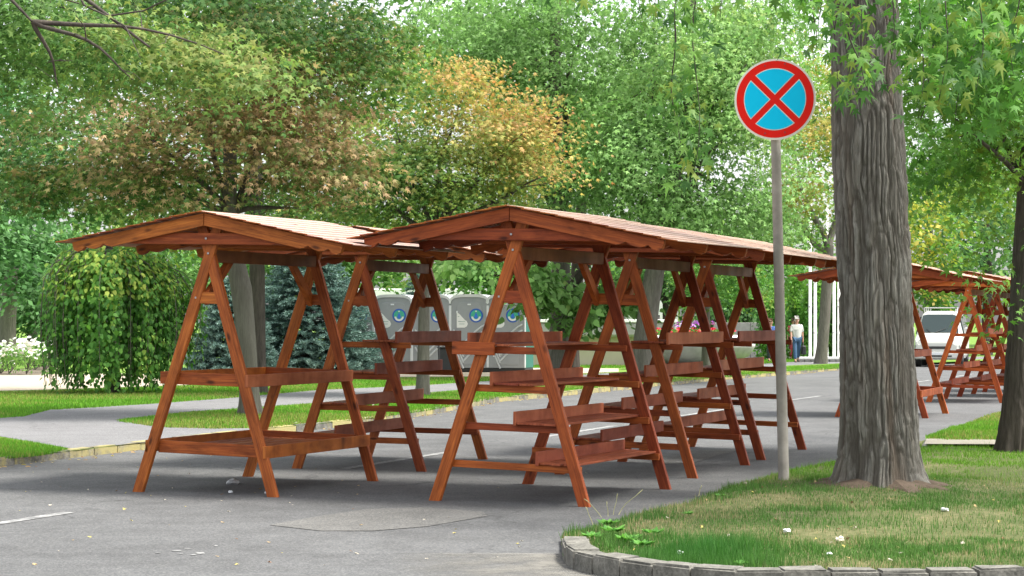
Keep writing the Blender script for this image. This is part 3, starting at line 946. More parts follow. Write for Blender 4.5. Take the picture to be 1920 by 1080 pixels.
def trunk(name, path, rads, mat, parent, nu=40, step=.08, furrow=.0, cells=14, cz=2.2, flare=.3, fz=.35, roots=5):
    """displaced trunk: furrowed bark plates as real relief"""
    path = [Vector(p) for p in path]
    L = sum((b - a).length for a, b in zip(path[:-1], path[1:]))
    nv = max(8, int(L / step))
    zs = np.linspace(0, 1, nv + 1)
    seg = np.cumsum([0] + [(b - a).length for a, b in zip(path[:-1], path[1:])]) / L
    px = np.interp(zs, seg, [p.x for p in path]); py = np.interp(zs, seg, [p.y for p in path]); pz = np.interp(zs, seg, [p.z for p in path])
    rr = np.interp(zs, seg, rads)
    th = np.linspace(0, 2 * np.pi, nu, endpoint=False)
    TH, Z = np.meshgrid(th, zs * L)
    RR = np.repeat(rr[:, None], nu, 1)
    ph = _H[int(abs(path[0].x) * 97) & 4095] * 6
    fl = flare * np.exp(-Z / fz) * (1 + .45 * np.sin(TH * roots + ph) + .2 * np.sin(TH * (roots * 2 + 1) + 1.7 * ph))
    RR = RR * (1 + fl)
    RR *= 1 + .05 * (vnoise(TH * 3 / np.pi + 3, Z * 1.3, 2, per=6) - .5) * 2
    if furrow:
        # ridged noise stretched along the stem: branching cracks between long plates
        f_ = 2 * np.pi
        wz = vnoise(TH * 9 / f_, Z * 2.6, 5, per=9) - .5 + .5 * (vnoise(TH * 20 / f_, Z * 7, 4, per=20) - .5)
        def crk(nc, fz_, k, wd):
            n_ = vnoise((TH / f_ + wz * .022) * nc, Z * fz_ + wz * 1.5, k, per=nc)
            return np.clip(np.abs(n_ - .5) * 2 / wd, 0, 1)
        c1 = crk(cells, cz, 3, .42); c2 = crk(cells * 2, cz * 1.9, 8, .38); c3 = crk(cells * 4, cz * 4.5, 13, .6)
        cid = vnoise(TH * cells / f_, Z * cz * .8, 21, per=cells)
        c4 = crk(cells * .5 if False else cells // 2, 6.5, 31, .16)
        rg = c1 * (.45 + .55 * c2) * (.35 + .65 * c4)
        RR += furrow * .85 * (rg * .95 + .3 * c3 + .7 * cid + .25 * (vnoise(TH * 140 / f_, Z * 30, 6, per=140) - .5) - 1.0)
    X = px[:, None] + RR * np.cos(TH); Y = py[:, None] + RR * np.sin(TH); ZZ = np.repeat(pz[:, None], nu, 1)
    V = np.stack([X, Y, ZZ], -1).reshape(-1, 3)
    i = np.arange(nv)[:, None] * nu; j = np.arange(nu)[None]; j2 = (j + 1) % nu
    F = np.stack([i + j, i + j2, i + nu + j2, i + nu + j], -1).reshape(-1, 4)
    cols = None
    if furrow:
        deep = (1 - rg) * .9
        red = np.clip(vnoise(TH * 26 / (2 * np.pi), Z * .9, 8, per=26) * 3 - 1.9, 0, 1) * (1 - .6 * rg)
        cols = np.stack([deep, red, cid * 1.0], -1).reshape(-1, 3)
    me = npmesh(name, V, F, mat, cols, smooth=True)
    return link(name, me, parent)

# bark of the big near tree: grey plates, patches of brown inner bark, colour darkened down the furrows
def big_bark():
    m, nt, b = mat_new('furrowed_bark')
    v = N(nt, 'ShaderNodeTexCoord').outputs['Object']
    at_ = N(nt, 'ShaderNodeAttribute', attribute_name='col')
    sep = nt.nodes.new('ShaderNodeSeparateColor'); nt.links.new(at_.outputs['Color'], sep.inputs[0])
    f = noise(nt, mapping(nt, v, (55, 55, 7)), 1, 6, .7, .8)
    g = noise(nt, mapping(nt, v, (9, 9, 2)), 1, 5, .65)
    c = ramp(nt, f, [(.28, (.075, .07, .06)), (.5, (.165, .157, .138)), (.74, (.31, .30, .27))])
    c = mixc(nt, ramp(nt, g, [(.42, (0, 0, 0)), (.66, (.7, .7, .7))]), c, (.12, .108, .085))
    c = mixc(nt, math_(nt, 'MULTIPLY', sep.outputs[2], .3), c, (.38, .36, .32))
    c = mixc(nt, math_(nt, 'MULTIPLY', sep.outputs[1], .6), c, (.17, .105, .065))
    c = mixc(nt, math_(nt, 'MULTIPLY', sep.outputs[0], .8), c, (.06, .05, .04))
    nt.links.new(c, b.inputs['Base Color'])
    b.inputs['Roughness'].default_value = .92; b.inputs['Specular IOR Level'].default_value = .15
    bump(nt, b, f, .8, .012)
    return m
bigbark = big_bark()

def gzp(x, y, d=.08): return (x, y, gz(y) + d)

def lobe(px, py, rx, ry, Y, dm):
    s = FPX / Y
    return (PP(px, py, Y), rx / s, dm, ry / s)

# --- the big near tree on the right, its bark real relief
bx, by = TREE_XY
t = thing('maple_tree', 'big near maple with thick furrowed grey trunk on the verge right of the sign', 'tree', (0, 0, 0))
tp = [(bx, by, .05)] + [tuple(PP(x, y, by)) for x, y in ((1648, 760), (1642, 600), (1634, 400), (1630, 300), (1624, 150), (1616, 0), (1600, -260), (1590, -480))]
trunk('trunk', tp, [.325, .308, .296, .287, .293, .288, .284, .26, .22], bigbark, t, nu=600, step=.021, furrow=.030, cells=50, cz=1.9, flare=.42, fz=.12, roots=5)
topv = Vector(tp[-1]); forkv = Vector(tp[-2])
# hanging sprays from limbs above the frame
near_twigs = []
def hang(o, x0, y0, x1, y1, Y, r=.007):
    """a hanging twig between two spots, returns points along it"""
    a = PP(x0, y0, Y); b = PP(x1, y1, Y + random.uniform(-.25, .25))
    p = wob_path(a, b, 8, .06)
    near_twigs.append((p, [r * (1 - .75 * i / 8) for i in range(9)]))
    return p
lim_t = [PP(2060, -330, 15.2), PP(1250, -300, 14.5), PP(1800, -260, 13.5), PP(1480, -330, 15.5)]
limbs(t, forkv, lim_t, .10, bark_dark, ntw=2)
SPR = [  # x0,y0,x1,y1,depth, leaf count
    (1640, -160, 1600, 175, 13.6, 26), (1700, -160, 1668, 120, 13.9, 16), (1560, -160, 1575, 60, 13.9, 8), (1590, -100, 1565, 205, 14.3, 16),
    (1545, -200, 1535, 80, 14.5, 12), (1525, -60, 1530, 95, 14.0, 8), (1590, 60, 1625, 165, 13.4, 8),
    (1290, -160, 1265, 80, 14.2, 18), (1330, -140, 1300, 330, 14.6, 30), (1240, -120, 1225, 40, 14.6, 8),(1265, 40, 1275, 300, 15.0, 22),
    (1350, -120, 1350, 30, 15, 8), (1060, -80, 1050, 15, 15, 5), (1185, -100, 1210, 60, 15.5, 7),
    (1745, -120, 1720, 230, 14.0, 22), (1790, -120, 1760, 190, 13.7, 22), (1850, -120, 1830, 170, 13.2, 26), (1905, -120, 1900, 140, 13.5, 26),
    (1760, 60, 1700, 290, 14.8, 18), (1830, 40, 1790, 240, 14.6, 18), (1900, 30, 1860, 250, 14.8, 22), (1950, -60, 1925, 300, 14.3, 18)]
single = []     # the leaves that show large: parts of their own
NL_V, NL_F = leaf_template('maple')
lobesharp = NL_V.copy()
near_meshes = []
for i in range(6):
    V = NL_V * np.array([1.0, 1.12, 1.0]); V = V + rng.normal(size=V.shape) * .022
    V[:, 2] -= rng.uniform(.05, .35) * V[:, 1] ** 2
    near_meshes.append(npmesh('leaf', V, NL_F, nleafm))
cnt = 0
for x0, y0, x1, y1, Y, nl in SPR:
    p = hang(t, x0, y0, x1, y1, Y)
    for k in range(nl * 2):
        if cnt >= 560: break
        tt = rng.uniform(.25, 1.02) * 8
        i = min(int(tt), 7); q = p[i].lerp(p[i + 1], tt - i) + Vector(rng.normal(size=3) * np.array([.085, .09, .05]))
        dirn = Vector((rng.normal() * .5, rng.normal() * .5, -1)).normalized()
        nrm = Vector((rng.normal() * .6, -.8 + rng.normal() * .5, .55 + rng.normal() * .3))
        zax = nrm.normalized(); yax = (dirn - zax * dirn.dot(zax)).normalized(); xax = yax.cross(zax)
        M = Matrix((xax, yax, zax)).transposed().to_4x4(); M.translation = q
        sc = rng.uniform(.095, .175)
        single.append((M @ Matrix.Scale(sc, 4), near_meshes[cnt % 6]))
        cnt += 1
rng.shuffle
order = list(range(len(single))); random.shuffle(order)
for i in order[:290]:
    o = bpy.data.objects.new('leaf', single[i][1]); C.objects.link(o); o.parent = t; o.matrix_local = single[i][0]
# remaining near leaves as one part
Vs, Fs, cc, off = [], [], [], 0
for i in order[290:]:
    M, me = single[i]
    co = np.empty(len(me.vertices) * 3, np.float32); me.vertices.foreach_get('co', co); co = co.reshape(-1, 3)
    Mn = np.array(M); Vs.append(co @ Mn[:3, :3].T + Mn[:3, 3]); Fs.append(NL_F + off); off += len(co)
    cc.append(np.repeat(pal([(.035, .095, .022), (.06, .16, .025), (.10, .21, .03), (.17, .22, .035)], rng.random(1)), len(co), 0))
o = link('foliage', npmesh('foliage', np.concatenate(Vs), np.concatenate(Fs), leafm, np.concatenate(cc)), t); o['kind'] = 'stuff'
link('twig', tubes_mesh('twig', near_twigs, bark_dark, 5), t)['kind'] = 'stuff'
# denser near foliage at the upper right
crown(t, [lobe(1850, 40, 130, 90, 14.2, .7), lobe(1790, 130, 70, 60, 14.4, .5), lobe(1900, 150, 60, 90, 14.2, .5), lobe(1740, 30, 60, 60, 14.0, .4), lobe(1500, 10, 50, 35, 14.6, .4)], 70, 11, .155, [(.04, .11, .025), (.07, .18, .03), (.11, .24, .035), (.15, .27, .04)], 'maple', spread=(.13, .13, .07), up=.25, name='foliage')
# canopy above the frame (shades the verge)
crown(t, [(Vector((bx + .8, by + 1.0, 6.6)), 4.2, 4.0, 1.5), (Vector((bx + 3.2, by, 5.9)), 2.5, 2.5, 1.2)], 260, 26, .17, [(.03, .08, .02), (.06, .15, .025), (.10, .2, .03)], 'maple', spread=(.4, .4, .2))

G_ = lambda *c: [tuple(x) for x in c]
DK, MD, BR, YG = (.022, .060, .016), (.045, .115, .022), (.075, .185, .030), (.15, .22, .030)
YE, TAN, BRN, OR = (.30, .27, .04), (.34, .235, .12), (.24, .14, .07), (.36, .19, .08)



# --- right hand tree beside the road
Yr = at(1900, 845, .08)[1]
t = thing('maple_tree', 'dark trunked maple at the right edge of the photo on the verge', 'tree')
bxr = at(1903, 845, .08)[0]
trunk('trunk', [(bxr, Yr, 0)] + [tuple(PP(x, y, Yr)) for x, y in ((1918, 600), (1932, 400), (1945, 200), (1955, -50))], [.165, .155, .15, .14, .12], bark_dark, t, nu=160, step=.03, furrow=.014, cells=15, cz=2.4, flare=.35, fz=.25)
limbs(t, PP(1928, 355, Yr), [PP(1780, 215, Yr - .8), PP(1790, 60, Yr + .6), PP(2050, 50, Yr)], .035, bark_dark, ntw=4)
crown(t, [lobe(1800, 110, 150, 160, Yr - 1, 1.4), lobe(1880, 260, 110, 110, Yr + .5, 1.2), lobe(1760, 300, 80, 90, Yr + 1, 1.0), lobe(1930, 60, 130, 140, Yr - 1.5, 1.3), lobe(1870, 480, 50, 50, Yr + .5, .5), lobe(1895, 575, 28, 45, Yr - .3, .3)], 400, 22, .15, G_(MD, (.06, .15, .03), BR, (.11, .23, .04), YG), 'maple', spread=(.28, .28, .12), up=.45)
crown(t, [lobe(1850, 400, 70, 50, Yr + 2, 1.0), lobe(1830, 350, 110, 80, Yr + 3, 1.0)], 60, 20, .11, G_(MD, YG, BR), 'maple', spread=(.25, .25, .1), name='foliage')

# --- tree whose spray reaches in from the upper left
t = thing('maple_tree', 'yellow green maple whose branch spray reaches in at the upper left corner', 'tree')
Yl = 21.0
bl = PP(-330, 780, Yl)
trunk('trunk', [(bl.x, Yl, 0), tuple(PP(-340, 300, Yl)), tuple(PP(-330, -200, Yl))], [.24, .2, .15], bark_mid, t, nu=60, step=.1, furrow=.01, cells=12, flare=.3)
limbs(t, PP(-335, -120, Yl), [PP(60, 40, Yl - 1.9), PP(280, 88, Yl - 2.1), PP(180, -40, Yl)], .06, bark_dark, ntw=6)
limbs(t, PP(62, 41, Yl - 1.9), [PP(420, 102, Yl - 1.8), PP(110, 165, Yl - 1.7), PP(250, 150, Yl - 1.9)], .026, bark_dark, ntw=4)
crown(t, [lobe(60, 60, 150, 90, Yl, 1.3), lobe(230, 90, 140, 75, Yl - .4, 1.2), lobe(390, 120, 110, 55, Yl - .6, .9), lobe(60, 170, 90, 50, Yl, 1.0), lobe(280, 160, 90, 32, Yl - .6, .8), lobe(460, 160, 55, 26, Yl - .6, .6), lobe(-120, 0, 200, 150, Yl, 1.6)], 430, 30, .115, G_((.04, .09, .025), (.065, .14, .04), (.09, .175, .045), (.12, .19, .045), (.17, .19, .05)), 'star', spread=(.34, .34, .06), up=.85)

# --- brown tinged maple, trunk in the grass strip left
Yt = at(470, 775, .1)[1]
t = thing('maple_tree', 'browning maple with smooth leaning grey trunk behind the front left stall', 'tree')
x0 = at(471, 775, .1)[0]
trunk('trunk', [gzp(x0, Yt, .05)] + [tuple(PP(x, y, Yt)) for x, y in ((463, 650), (452, 540), (438, 470), (431, 380), (431, 250), (440, 120), (470, 0), (480, -200))], [.135, .14, .16, .125, .105, .10, .09, .07, .05], bark_smooth, t, nu=64, step=.08, flare=.45, fz=.2, roots=4)
limbs(t, PP(434, 400, Yt), [PP(230, 230, Yt - 1), PP(640, 260, Yt - .5), PP(330, 60, Yt + .5), PP(600, 80, Yt), PP(200, 360, Yt), PP(560, 390, Yt)], .05, bark_dark, ntw=6)
lbs = [lobe(300, 250, 190, 90, Yt - 1, 1.4), lobe(520, 190, 190, 110, Yt - 1, 1.5), lobe(600, 320, 140, 70, Yt - .6, 1.3), lobe(450, 215, 200, 70, Yt - 1.6, .9), lobe(250, 310, 150, 55, Yt - 1.4, .9), lobe(180, 350, 150, 70, Yt, 1.4), lobe(350, 350, 110, 50, Yt - .8, 1.1), lobe(520, 330, 90, 45, Yt - .9, 1.0), lobe(500, 60, 260, 110, Yt, 2.0), lobe(640, 120, 150, 110, Yt, 1.4), lobe(350, 30, 220, 90, Yt + .5, 1.8), lobe(220, 400, 110, 40, Yt + .6, 1.0), lobe(90, 270, 110, 60, Yt + .5, 1.2), lobe(60, 350, 80, 60, Yt + 1, 1.0)]
def tone_brown(cp, wh, cr):
    sx = 960 + cp[:, 0] / cp[:, 1] * FPX; sy = HOR - (cp[:, 2] - EYE) / cp[:, 1] * FPX
    n = vnoise(cp[:, 0] * 1.1, cp[:, 1] * 1.1, cp[:, 2] * 1.6)
    dry = np.clip(1.3 - np.hypot((sx - 480) / 330, (sy - 250) / 150) * .75, .15, 1)
    return n * .52 + dry * .44 + rng.normal(size=len(cp)) * .16
crown(t, lbs, 930, 30, .15, G_((.018, .055, .013), (.03, .08, .018), (.05, .11, .022), (.085, .13, .03), (.15, .14, .05), (.25, .175, .085), (.33, .22, .12)), 'maple', spread=(.34, .34, .055), tone=tone_brown, up=.8)

# second dark trunk close behind it
t = thing('dark_maple_tree', 'dark slim trunk rising just right of the leaning grey trunk behind the front left roof', 'tree')
Y2 = 40.0; xx = PP(484, 600, Y2).x
trunk('trunk', [(xx, Y2, -.02), tuple(PP(482, 500, Y2)), tuple(PP(481, 360, Y2)), tuple(PP(474, 200, Y2)), tuple(PP(500, 0, Y2))], [.16, .15, .14, .12, .08], bark_dark, t, nu=24, step=.25)
crown(t, [lobe(560, 130, 260, 150, Y2, 2.5), lobe(260, 60, 260, 130, Y2 + 1, 2.5), lobe(560, 390, 150, 60, Y2, 1.6), lobe(330, 420, 120, 45, Y2, 1.4), lobe(700, 400, 90, 50, Y2, 1.2)], 560, 24, .19, G_(DK, MD, (.09, .15, .035), YG, (.22, .24, .05), TAN), 'star', spread=(.36, .36, .14))

# --- small yellow and orange maple
Y3 = at(793, 740, .1)[1]
t = thing('maple_tree', 'small maple turning yellow and orange, its thin trunk standing before the grey toilets', 'tree')
x3 = at(793, 740, .1)[0]
trunk('trunk', [gzp(x3, Y3, .05)] + [tuple(PP(x, y, Y3)) for x, y in ((794, 650), (795, 560), (800, 470), (830, 420), (852, 340))], [.125, .115, .105, .10, .085, .06], bark_mid, t, nu=48, step=.1, furrow=.006, cells=12, cz=3, flare=.3, fz=.2)
limbs(t, PP(812, 450, Y3), [PP(980, 250, Y3 - .5), PP(860, 190, Y3), PP(740, 240, Y3 - .4), PP(1020, 330, Y3 - .6), PP(690, 350, Y3)], .06, bark_dark, ntw=6)
def tone_or(cp, wh, cr):
    sx = 960 + cp[:, 0] / cp[:, 1] * FPX; sy = HOR - (cp[:, 2] - EYE) / cp[:, 1] * FPX
    return np.clip((sx - 640) / 420 - (sy - 250) / 400, 0, 1) * .66 + .30 * vnoise(cp[:, 0] * .9, cp[:, 1] * .9, cp[:, 2] * .9) + rng.normal(size=len(cp)) * .09
crown(t, [lobe(690, 350, 90, 60, Y3, 1.4), lobe(640, 410, 100, 30, Y3, 1.2), lobe(860, 290, 150, 90, Y3, 1.8), lobe(960, 250, 80, 85, Y3 - .4, 1.2), lobe(860, 170, 70, 60, Y3, 1.0), lobe(770, 330, 100, 70, Y3, 1.4), lobe(1000, 310, 52, 50, Y3 - .5, .8), lobe(1005, 220, 40, 45, Y3 - .5, .6), lobe(880, 370, 130, 35, Y3, 1.3), lobe(770, 390, 120, 40, Y3, 1.2)], 560, 34, .14, G_(MD, (.075, .14, .03), (.12, .18, .035), (.19, .22, .05), (.31, .25, .07), (.36, .22, .08), (.37, .17, .065)), 'maple', spread=(.40, .40, .07), tone=tone_or, up=.85)
# --- tall silver maples behind
SM = G_((.06, .125, .035), (.095, .185, .05), (.14, .26, .075), (.20, .33, .10), (.27, .37, .11))
Y4 = 52.0
def gpt(px, Y, d=.08):
    x = (px - 960) / FPX * Y
    return (x, Y, gz(Y) + d)
t = thing('silver_maple', 'tall green maple with thick grey trunk forking low, right of the toilets', 'tree')
trunk('trunk', [gpt(1044, Y4, .02)] + [tuple(PP(x, y, Y4)) for x, y in ((1048, 620), (1052, 520), (1048, 430), (1042, 300), (1040, 100), (1045, -80))], [.27, .25, .24, .22, .2, .15, .1], bark_mid, t, nu=72, step=.1, furrow=.016, cells=14, cz=1.6, flare=.35, fz=.4)
link('limb', tubes_mesh('limb', [([PP(1052, 560, Y4), PP(1072, 540, Y4 - .1), PP(1092, 510, Y4 - .2), PP(1115, 470, Y4 - .2), PP(1150, 400, Y4)], [.12, .12, .11, .09, .05])], bark_dark, 10), t)
limbs(t, PP(1044, 400, Y4), [PP(930, 200, Y4 - 1), PP(1160, 230, Y4 - 1), PP(1000, 30, Y4), PP(1100, 40, Y4)], .10, bark_dark, ntw=6)
crown(t, [lobe(830, 110, 90, 120, Y4 + 2, 2.6), lobe(1060, 130, 190, 150, Y4, 3.2), lobe(930, 90, 120, 120, Y4, 2.4), lobe(1100, 320, 110, 90, Y4 - 1, 2), lobe(1000, 430, 110, 40, Y4 - 1, 1.4), lobe(960, 330, 90, 90, Y4 + 1, 2)], 640, 46, .185, SM, 'star', spread=(.42, .42, .15), up=.5, droop=.6)
crown(t, [lobe(1015, 545, 42, 42, Y4 - 1.5, .8), lobe(1090, 590, 34, 40, Y4 - 1, .5), lobe(860, 502, 60, 22, Y4 - 1, .7), lobe(1150, 560, 60, 30, Y4 - .5, .7)], 90, 24, .22, SM, 'heart', spread=(.3, .3, .16), up=.5, name='foliage')
t = thing('silver_maple', 'dark slim trunk close beside the forking grey one', 'tree')
trunk('trunk', [gpt(1072, 55.5, .02), tuple(PP(1073, 600, 55.5)), tuple(PP(1082, 520, 55.5)), tuple(PP(1090, 380, 55.5)), tuple(PP(1100, 200, 55.5))], [.2, .19, .18, .14, .08], bark_dark, t, nu=32, step=.2, flare=.3)
crown(t, [lobe(1130, 240, 110, 150, 56, 2.6), lobe(1020, 250, 120, 100, 57, 2.6)], 260, 28, .2, SM, 'star', spread=(.45, .45, .2), up=.5)
Y5 = 50.0
t = thing('silver_maple', 'tall bright green maple whose grey trunk leans right behind the middle row of stalls', 'tree')
trunk('trunk', [gpt(1200, Y5, .02)] + [tuple(PP(x, y, Y5)) for x, y in ((1207, 640), (1222, 540), (1235, 470), (1262, 350), (1290, 200), (1300, 0))], [.29, .26, .25, .22, .18, .13, .08], bark_mid, t, nu=72, step=.1, furrow=.016, cells=14, cz=1.6, flare=.35, fz=.4)
limbs(t, PP(1240, 450, Y5), [PP(1150, 250, Y5), PP(1360, 260, Y5 - 1), PP(1230, 80, Y5), PP(1400, 120, Y5)], .10, bark_dark, ntw=6)
crown(t, [lobe(1290, 140, 170, 160, Y5, 3.2), lobe(1200, 290, 130, 110, Y5 - 1, 2.4), lobe(1390, 260, 110, 120, Y5, 2.4), lobe(1250, 410, 140, 55, Y5 - 1, 2), lobe(1400, 400, 120, 60, Y5, 2), lobe(1420, 90, 120, 110, Y5 + 1, 2.6)], 740, 46, .175, SM, 'star', spread=(.42, .42, .15), up=.5, droop=.6)
t = thing('young_tree', 'small tree on a thin grey trunk behind the stalls, left of the sign pole', 'tree')
trunk('trunk', [gpt(1325, 56, .02), tuple(PP(1324, 620, 56)), tuple(PP(1323, 540, 56)), tuple(PP(1330, 470, 56))], [.14, .12, .11, .08], bark_mid, t, nu=24, step=.2)
crown(t, [lobe(1340, 495, 100, 45, 56, 1.4), lobe(1420, 540, 55, 45, 57, 1.0), lobe(1360, 560, 40, 25, 56, .7)], 150, 24, .16, G_(MD, BR, YG, (.2, .27, .04)), 'star', spread=(.3, .3, .14))
Y6 = 74.0
t = thing('young_tree', 'leaning grey trunk with bare fork beside the white poles, between sign pole and big tree', 'tree')
trunk('trunk', [gpt(1539, Y6, .02)] + [tuple(PP(x, y, Y6)) for x, y in ((1546, 600), (1551, 520), (1553, 460))], [.22, .2, .19, .2], bark_mid, t, nu=40, step=.15, flare=.2)
for q in ([(1553, 462), (1545, 440), (1525, 405), (1500, 350), (1490, 280)], [(1553, 462), (1562, 430), (1575, 395), (1590, 340), (1600, 260)], [(1552, 470), (1530, 460), (1500, 420), (1470, 405)]):
    link('limb', tubes_mesh('limb', [([PP(x, y, Y6) for x, y in q], [.14, .12, .10, .06, .03][:len(q)])], bark_mid, 8), t)
crown(t, [lobe(1500, 380, 90, 70, Y6, 2.6), lobe(1540, 250, 110, 90, Y6, 3), lobe(1450, 440, 80, 45, Y6, 2), lobe(1470, 160, 120, 110, Y6 + 2, 3.4)], 420, 24, .22, G_(MD, BR, YG, (.24, .22, .05), (.30, .19, .06)), 'star', spread=(.5, .5, .2))

# --- weeping mulberry: strands over a dome
def weeping():
    Yw = at(215, 738, .1)[1] + .9
    cx = (212 - 960) / FPX * Yw; g0 = gz(Yw) + .1
    t = thing('weeping_mulberry', 'dome shaped weeping mulberry with hanging leaves reaching the lawn at the left', 'tree', (cx, Yw, g0))
    trunk('trunk', [(0, 0, 0), (.05, .05, 1.2), (0, 0, 2.3)], [.11, .09, .08], bark_dark, t, nu=24, step=.1, flare=.3)
    Pp, Nn, Dd, Cc, Ss = [], [], [], [], []
    tw = []
    for s in range(720):
        th = rng.random() * 2 * np.pi
        lob = 1 + .14 * math.sin(th * 3 + 1) + .10 * math.sin(th * 7) + .05 * math.sin(th * 13)
        if math.sin(th * 11 + 2) > .55 and rng.random() < .6: continue
        inner = rng.random() ** .6
        Rr = 1.36 * lob * (.5 + .5 * inner) * rng.uniform(.88, 1.12)
        top = 2.75 + rng.uniform(-.16, .14) - .1 * math.cos(th)
        bot = max(.02, rng.uniform(-.15, .75)) if rng.random() < .75 else rng.uniform(.6, 1.5)
        path = []
        for k in range(26):
            a = k / 25
            if a < .38:
                b = a / .38; r_ = Rr * math.sin(b * math.pi / 2) ** .9; z_ = (top - .75 * Rr / 1.42) + (.75 * Rr / 1.42) * math.cos(b * math.pi / 2 * .92)
            else:
                b = (a - .38) / .62; z1 = (top - .75 * Rr / 1.42) + .75 * Rr / 1.42 * math.cos(math.pi / 2 * .92)
                r_ = Rr * (1 + .04 * math.sin(b * 4)); z_ = z1 * (1 - b) + bot * b
            path.append((r_ * math.cos(th), r_ * math.sin(th), z_))
        path = np.array(path)
        if s % 5 == 0: tw.append(([Vector(p) for p in path[::3]], [.008] * 9))
        out = np.array([math.cos(th), math.sin(th), 0])
        for k in range(26):
            tt = rng.uniform(.12, 1) * 25; i = min(int(tt), 24)
            p = path[i] * (1 - (tt - i)) + path[i + 1] * (tt - i) + rng.normal(size=3) * .055
            hgt = p[2] / 2.8
            Pp.append(p); Nn.append(out * .9 + np.array([0, 0, .45 + .5 * (tt < 10)]) + rng.normal(size=3) * .35)
            Dd.append(np.array([0, 0, -1]) + rng.normal(size=3) * .3 + (out * .5 if tt < 9 else 0))
            Ss.append(rng.uniform(.07, .13))
            yl = (hgt > .66) * .55 * rng.random() + .5 * rng.random() + (.35 if s % 11 == 0 else 0)
            Cc.append(yl)
    Cc = pal([(.035, .10, .02), (.06, .16, .028), (.10, .22, .035), (.19, .29, .045), (.32, .38, .07)], np.array(Cc)) * rng.uniform(.8, 1.2, (len(Cc), 1))
    o = leaves('crown', np.array(Pp), np.array(Nn), np.array(Dd), np.array(Ss), Cc, 'heart', leafm, t); o['kind'] = 'stuff'
    link('branch', tubes_mesh('branch', tw, bark_mid, 4), t)
weeping()

# --- blue spruce: whorls of branches with needle twigs
def spruce(label, px, pyb, hgt, rad, seed, nb=150, dy=0, xs=1.0):
    Ys = at(px, pyb, .1)[1] + dy
    r_ = np.random.default_rng(seed)
    t = thing('blue_spruce', label, 'spruce tree', gpt(px, Ys, .08))
    trunk('trunk', [(0, 0, 0), (0, 0, hgt)], [.12, .02], bark_dark, t, nu=12, step=.3)
    P, Dv, S, Cc = [], [], [], []
    br = []
    for b in range(nb):
        h = (b / nb) ** 1.15; z0 = .12 + h * (hgt - .3)
        th = b * 2.39996 + r_.random() * .3
        L = rad * (1 - h) ** .8 * r_.uniform(.75, 1.08) + .12
        dx, dy_ = math.cos(th), math.sin(th)
        pth = []
        for k in range(8):
            a = k / 7
            pth.append(Vector((dx * L * a, dy_ * L * a, z0 - .22 * L * a * (1 - .3 * a) + .10 * L * a * a)))
        br.append((pth, [.02 * (1 - .7 * k / 7) * (1 - h * .6) for k in range(8)]))
        side = np.array([-dy_, dx, 0])
        fwd = np.array([dx, dy_, 0])
        ntw = int(34 * L / rad) + 8
        for q in range(ntw):
            a = .22 + .8 * r_.random() ** .7
            s_ = 1 if r_.random() < .5 else -1
            base = np.array([dx * L * a, dy_ * L * a, z0 - .22 * L * a * (1 - .3 * a) + .10 * L * a * a])
            tl = L * .38 * (1.15 - a) + .13
            d = fwd * .8 + side * s_ * r_.uniform(.4, 1.1) + np.array([0, 0, r_.uniform(-.3, .1)])
            d /= np.linalg.norm(d)
            nn = int(tl / .016)
            for k in range(nn):
                f = k / nn
                p = base + d * tl * f + np.array([0, 0, -.10 * tl * f * f])
                dd = d * .9 + r_.normal(size=3) * .6 + np.array([0, 0, .45])
                P.append(p); Dv.append(dd); S.append(r_.uniform(.06, .10))
                Cc.append(.25 * r_.random() + .55 * f + .2 * a)
    P = np.array(P); Dv = np.array(Dv); n = len(P)
    col = pal([(.03, .06, .045), (.07, .13, .115), (.14, .24, .20), (.25, .37, .33)], np.array(Cc)) * r_.uniform(.8, 1.2, (n, 1))
    T, F = leaf_template('needle')
    Dn = Dv / np.linalg.norm(Dv, axis=1, keepdims=True)
    X = np.cross(Dn, r_.normal(size=(n, 3))); X /= np.linalg.norm(X, axis=1, keepdims=True)
    S = np.array(S)[:, None, None]
    V = P[:, None] + S * (T[None, :, 0:1] * 3.4 * X[:, None] + T[None, :, 1:2] * Dn[:, None])
    o = link('crown', npmesh('crown', V.reshape(-1, 3), np.arange(n * 3).reshape(n, 3), needlem, np.repeat(col, 3, 0)), t); o['kind'] = 'stuff'
    link('branch', tubes_mesh('branch', br, bark_dark, 4), t)
spruce('broad blue spruce behind the front left stall, its right side covering the first toilet', 578, 700, 4.5, 2.45, 3, 250, 1.7)
spruce('smaller blue spruce between the weeping mulberry and the leaning grey trunk', 436, 702, 2.9, 1.45, 4, 140, .9)
spruce('blue spruce top showing behind the first toilets', 790, 694, 3.6, 1.3, 5, 90, 8)

# --- shrubs
def shrub(label, px, pyb, w_, h, palette, nc, per, size, kind='oval', dy=0, name='shrub'):
    Ys = at(px, pyb, .1)[1] + dy
    t = thing(name, label, name.replace('_', ' '), gpt(px, Ys, .08))
    lst = []
    for k in range(9):
        an = k * .7
        e = (math.cos(an) * w_ * .35, math.sin(an) * w_ * .3, h * random.uniform(.6, .9))
        lst.append((wob_path((0, 0, 0), e, 4, .1), [.02, .016, .012, .008, .005]))
    link('stem', tubes_mesh('stem', lst, bark_dark, 5), t)
    crown(t, [(Vector((0, 0, h * .52)), w_ / 2, w_ / 2.2, h * .5), (Vector((w_ * .2, -.1, h * .35)), w_ / 2.6, w_ / 2.6, h * .35), (Vector((-w_ * .22, -.1, h * .35)), w_ / 2.8, w_ / 2.8, h * .35)], nc, per, size, palette, kind, spread=(.12, .12, .09), name='foliage')
YB = G_((.06, .14, .025), (.12, .24, .03), (.24, .34, .04), (.36, .40, .05))
shrub('bright yellow green shrub on the lawn behind the middle stalls', 1133, 683, 1.7, 1.25, YB, 150, 24, .10)
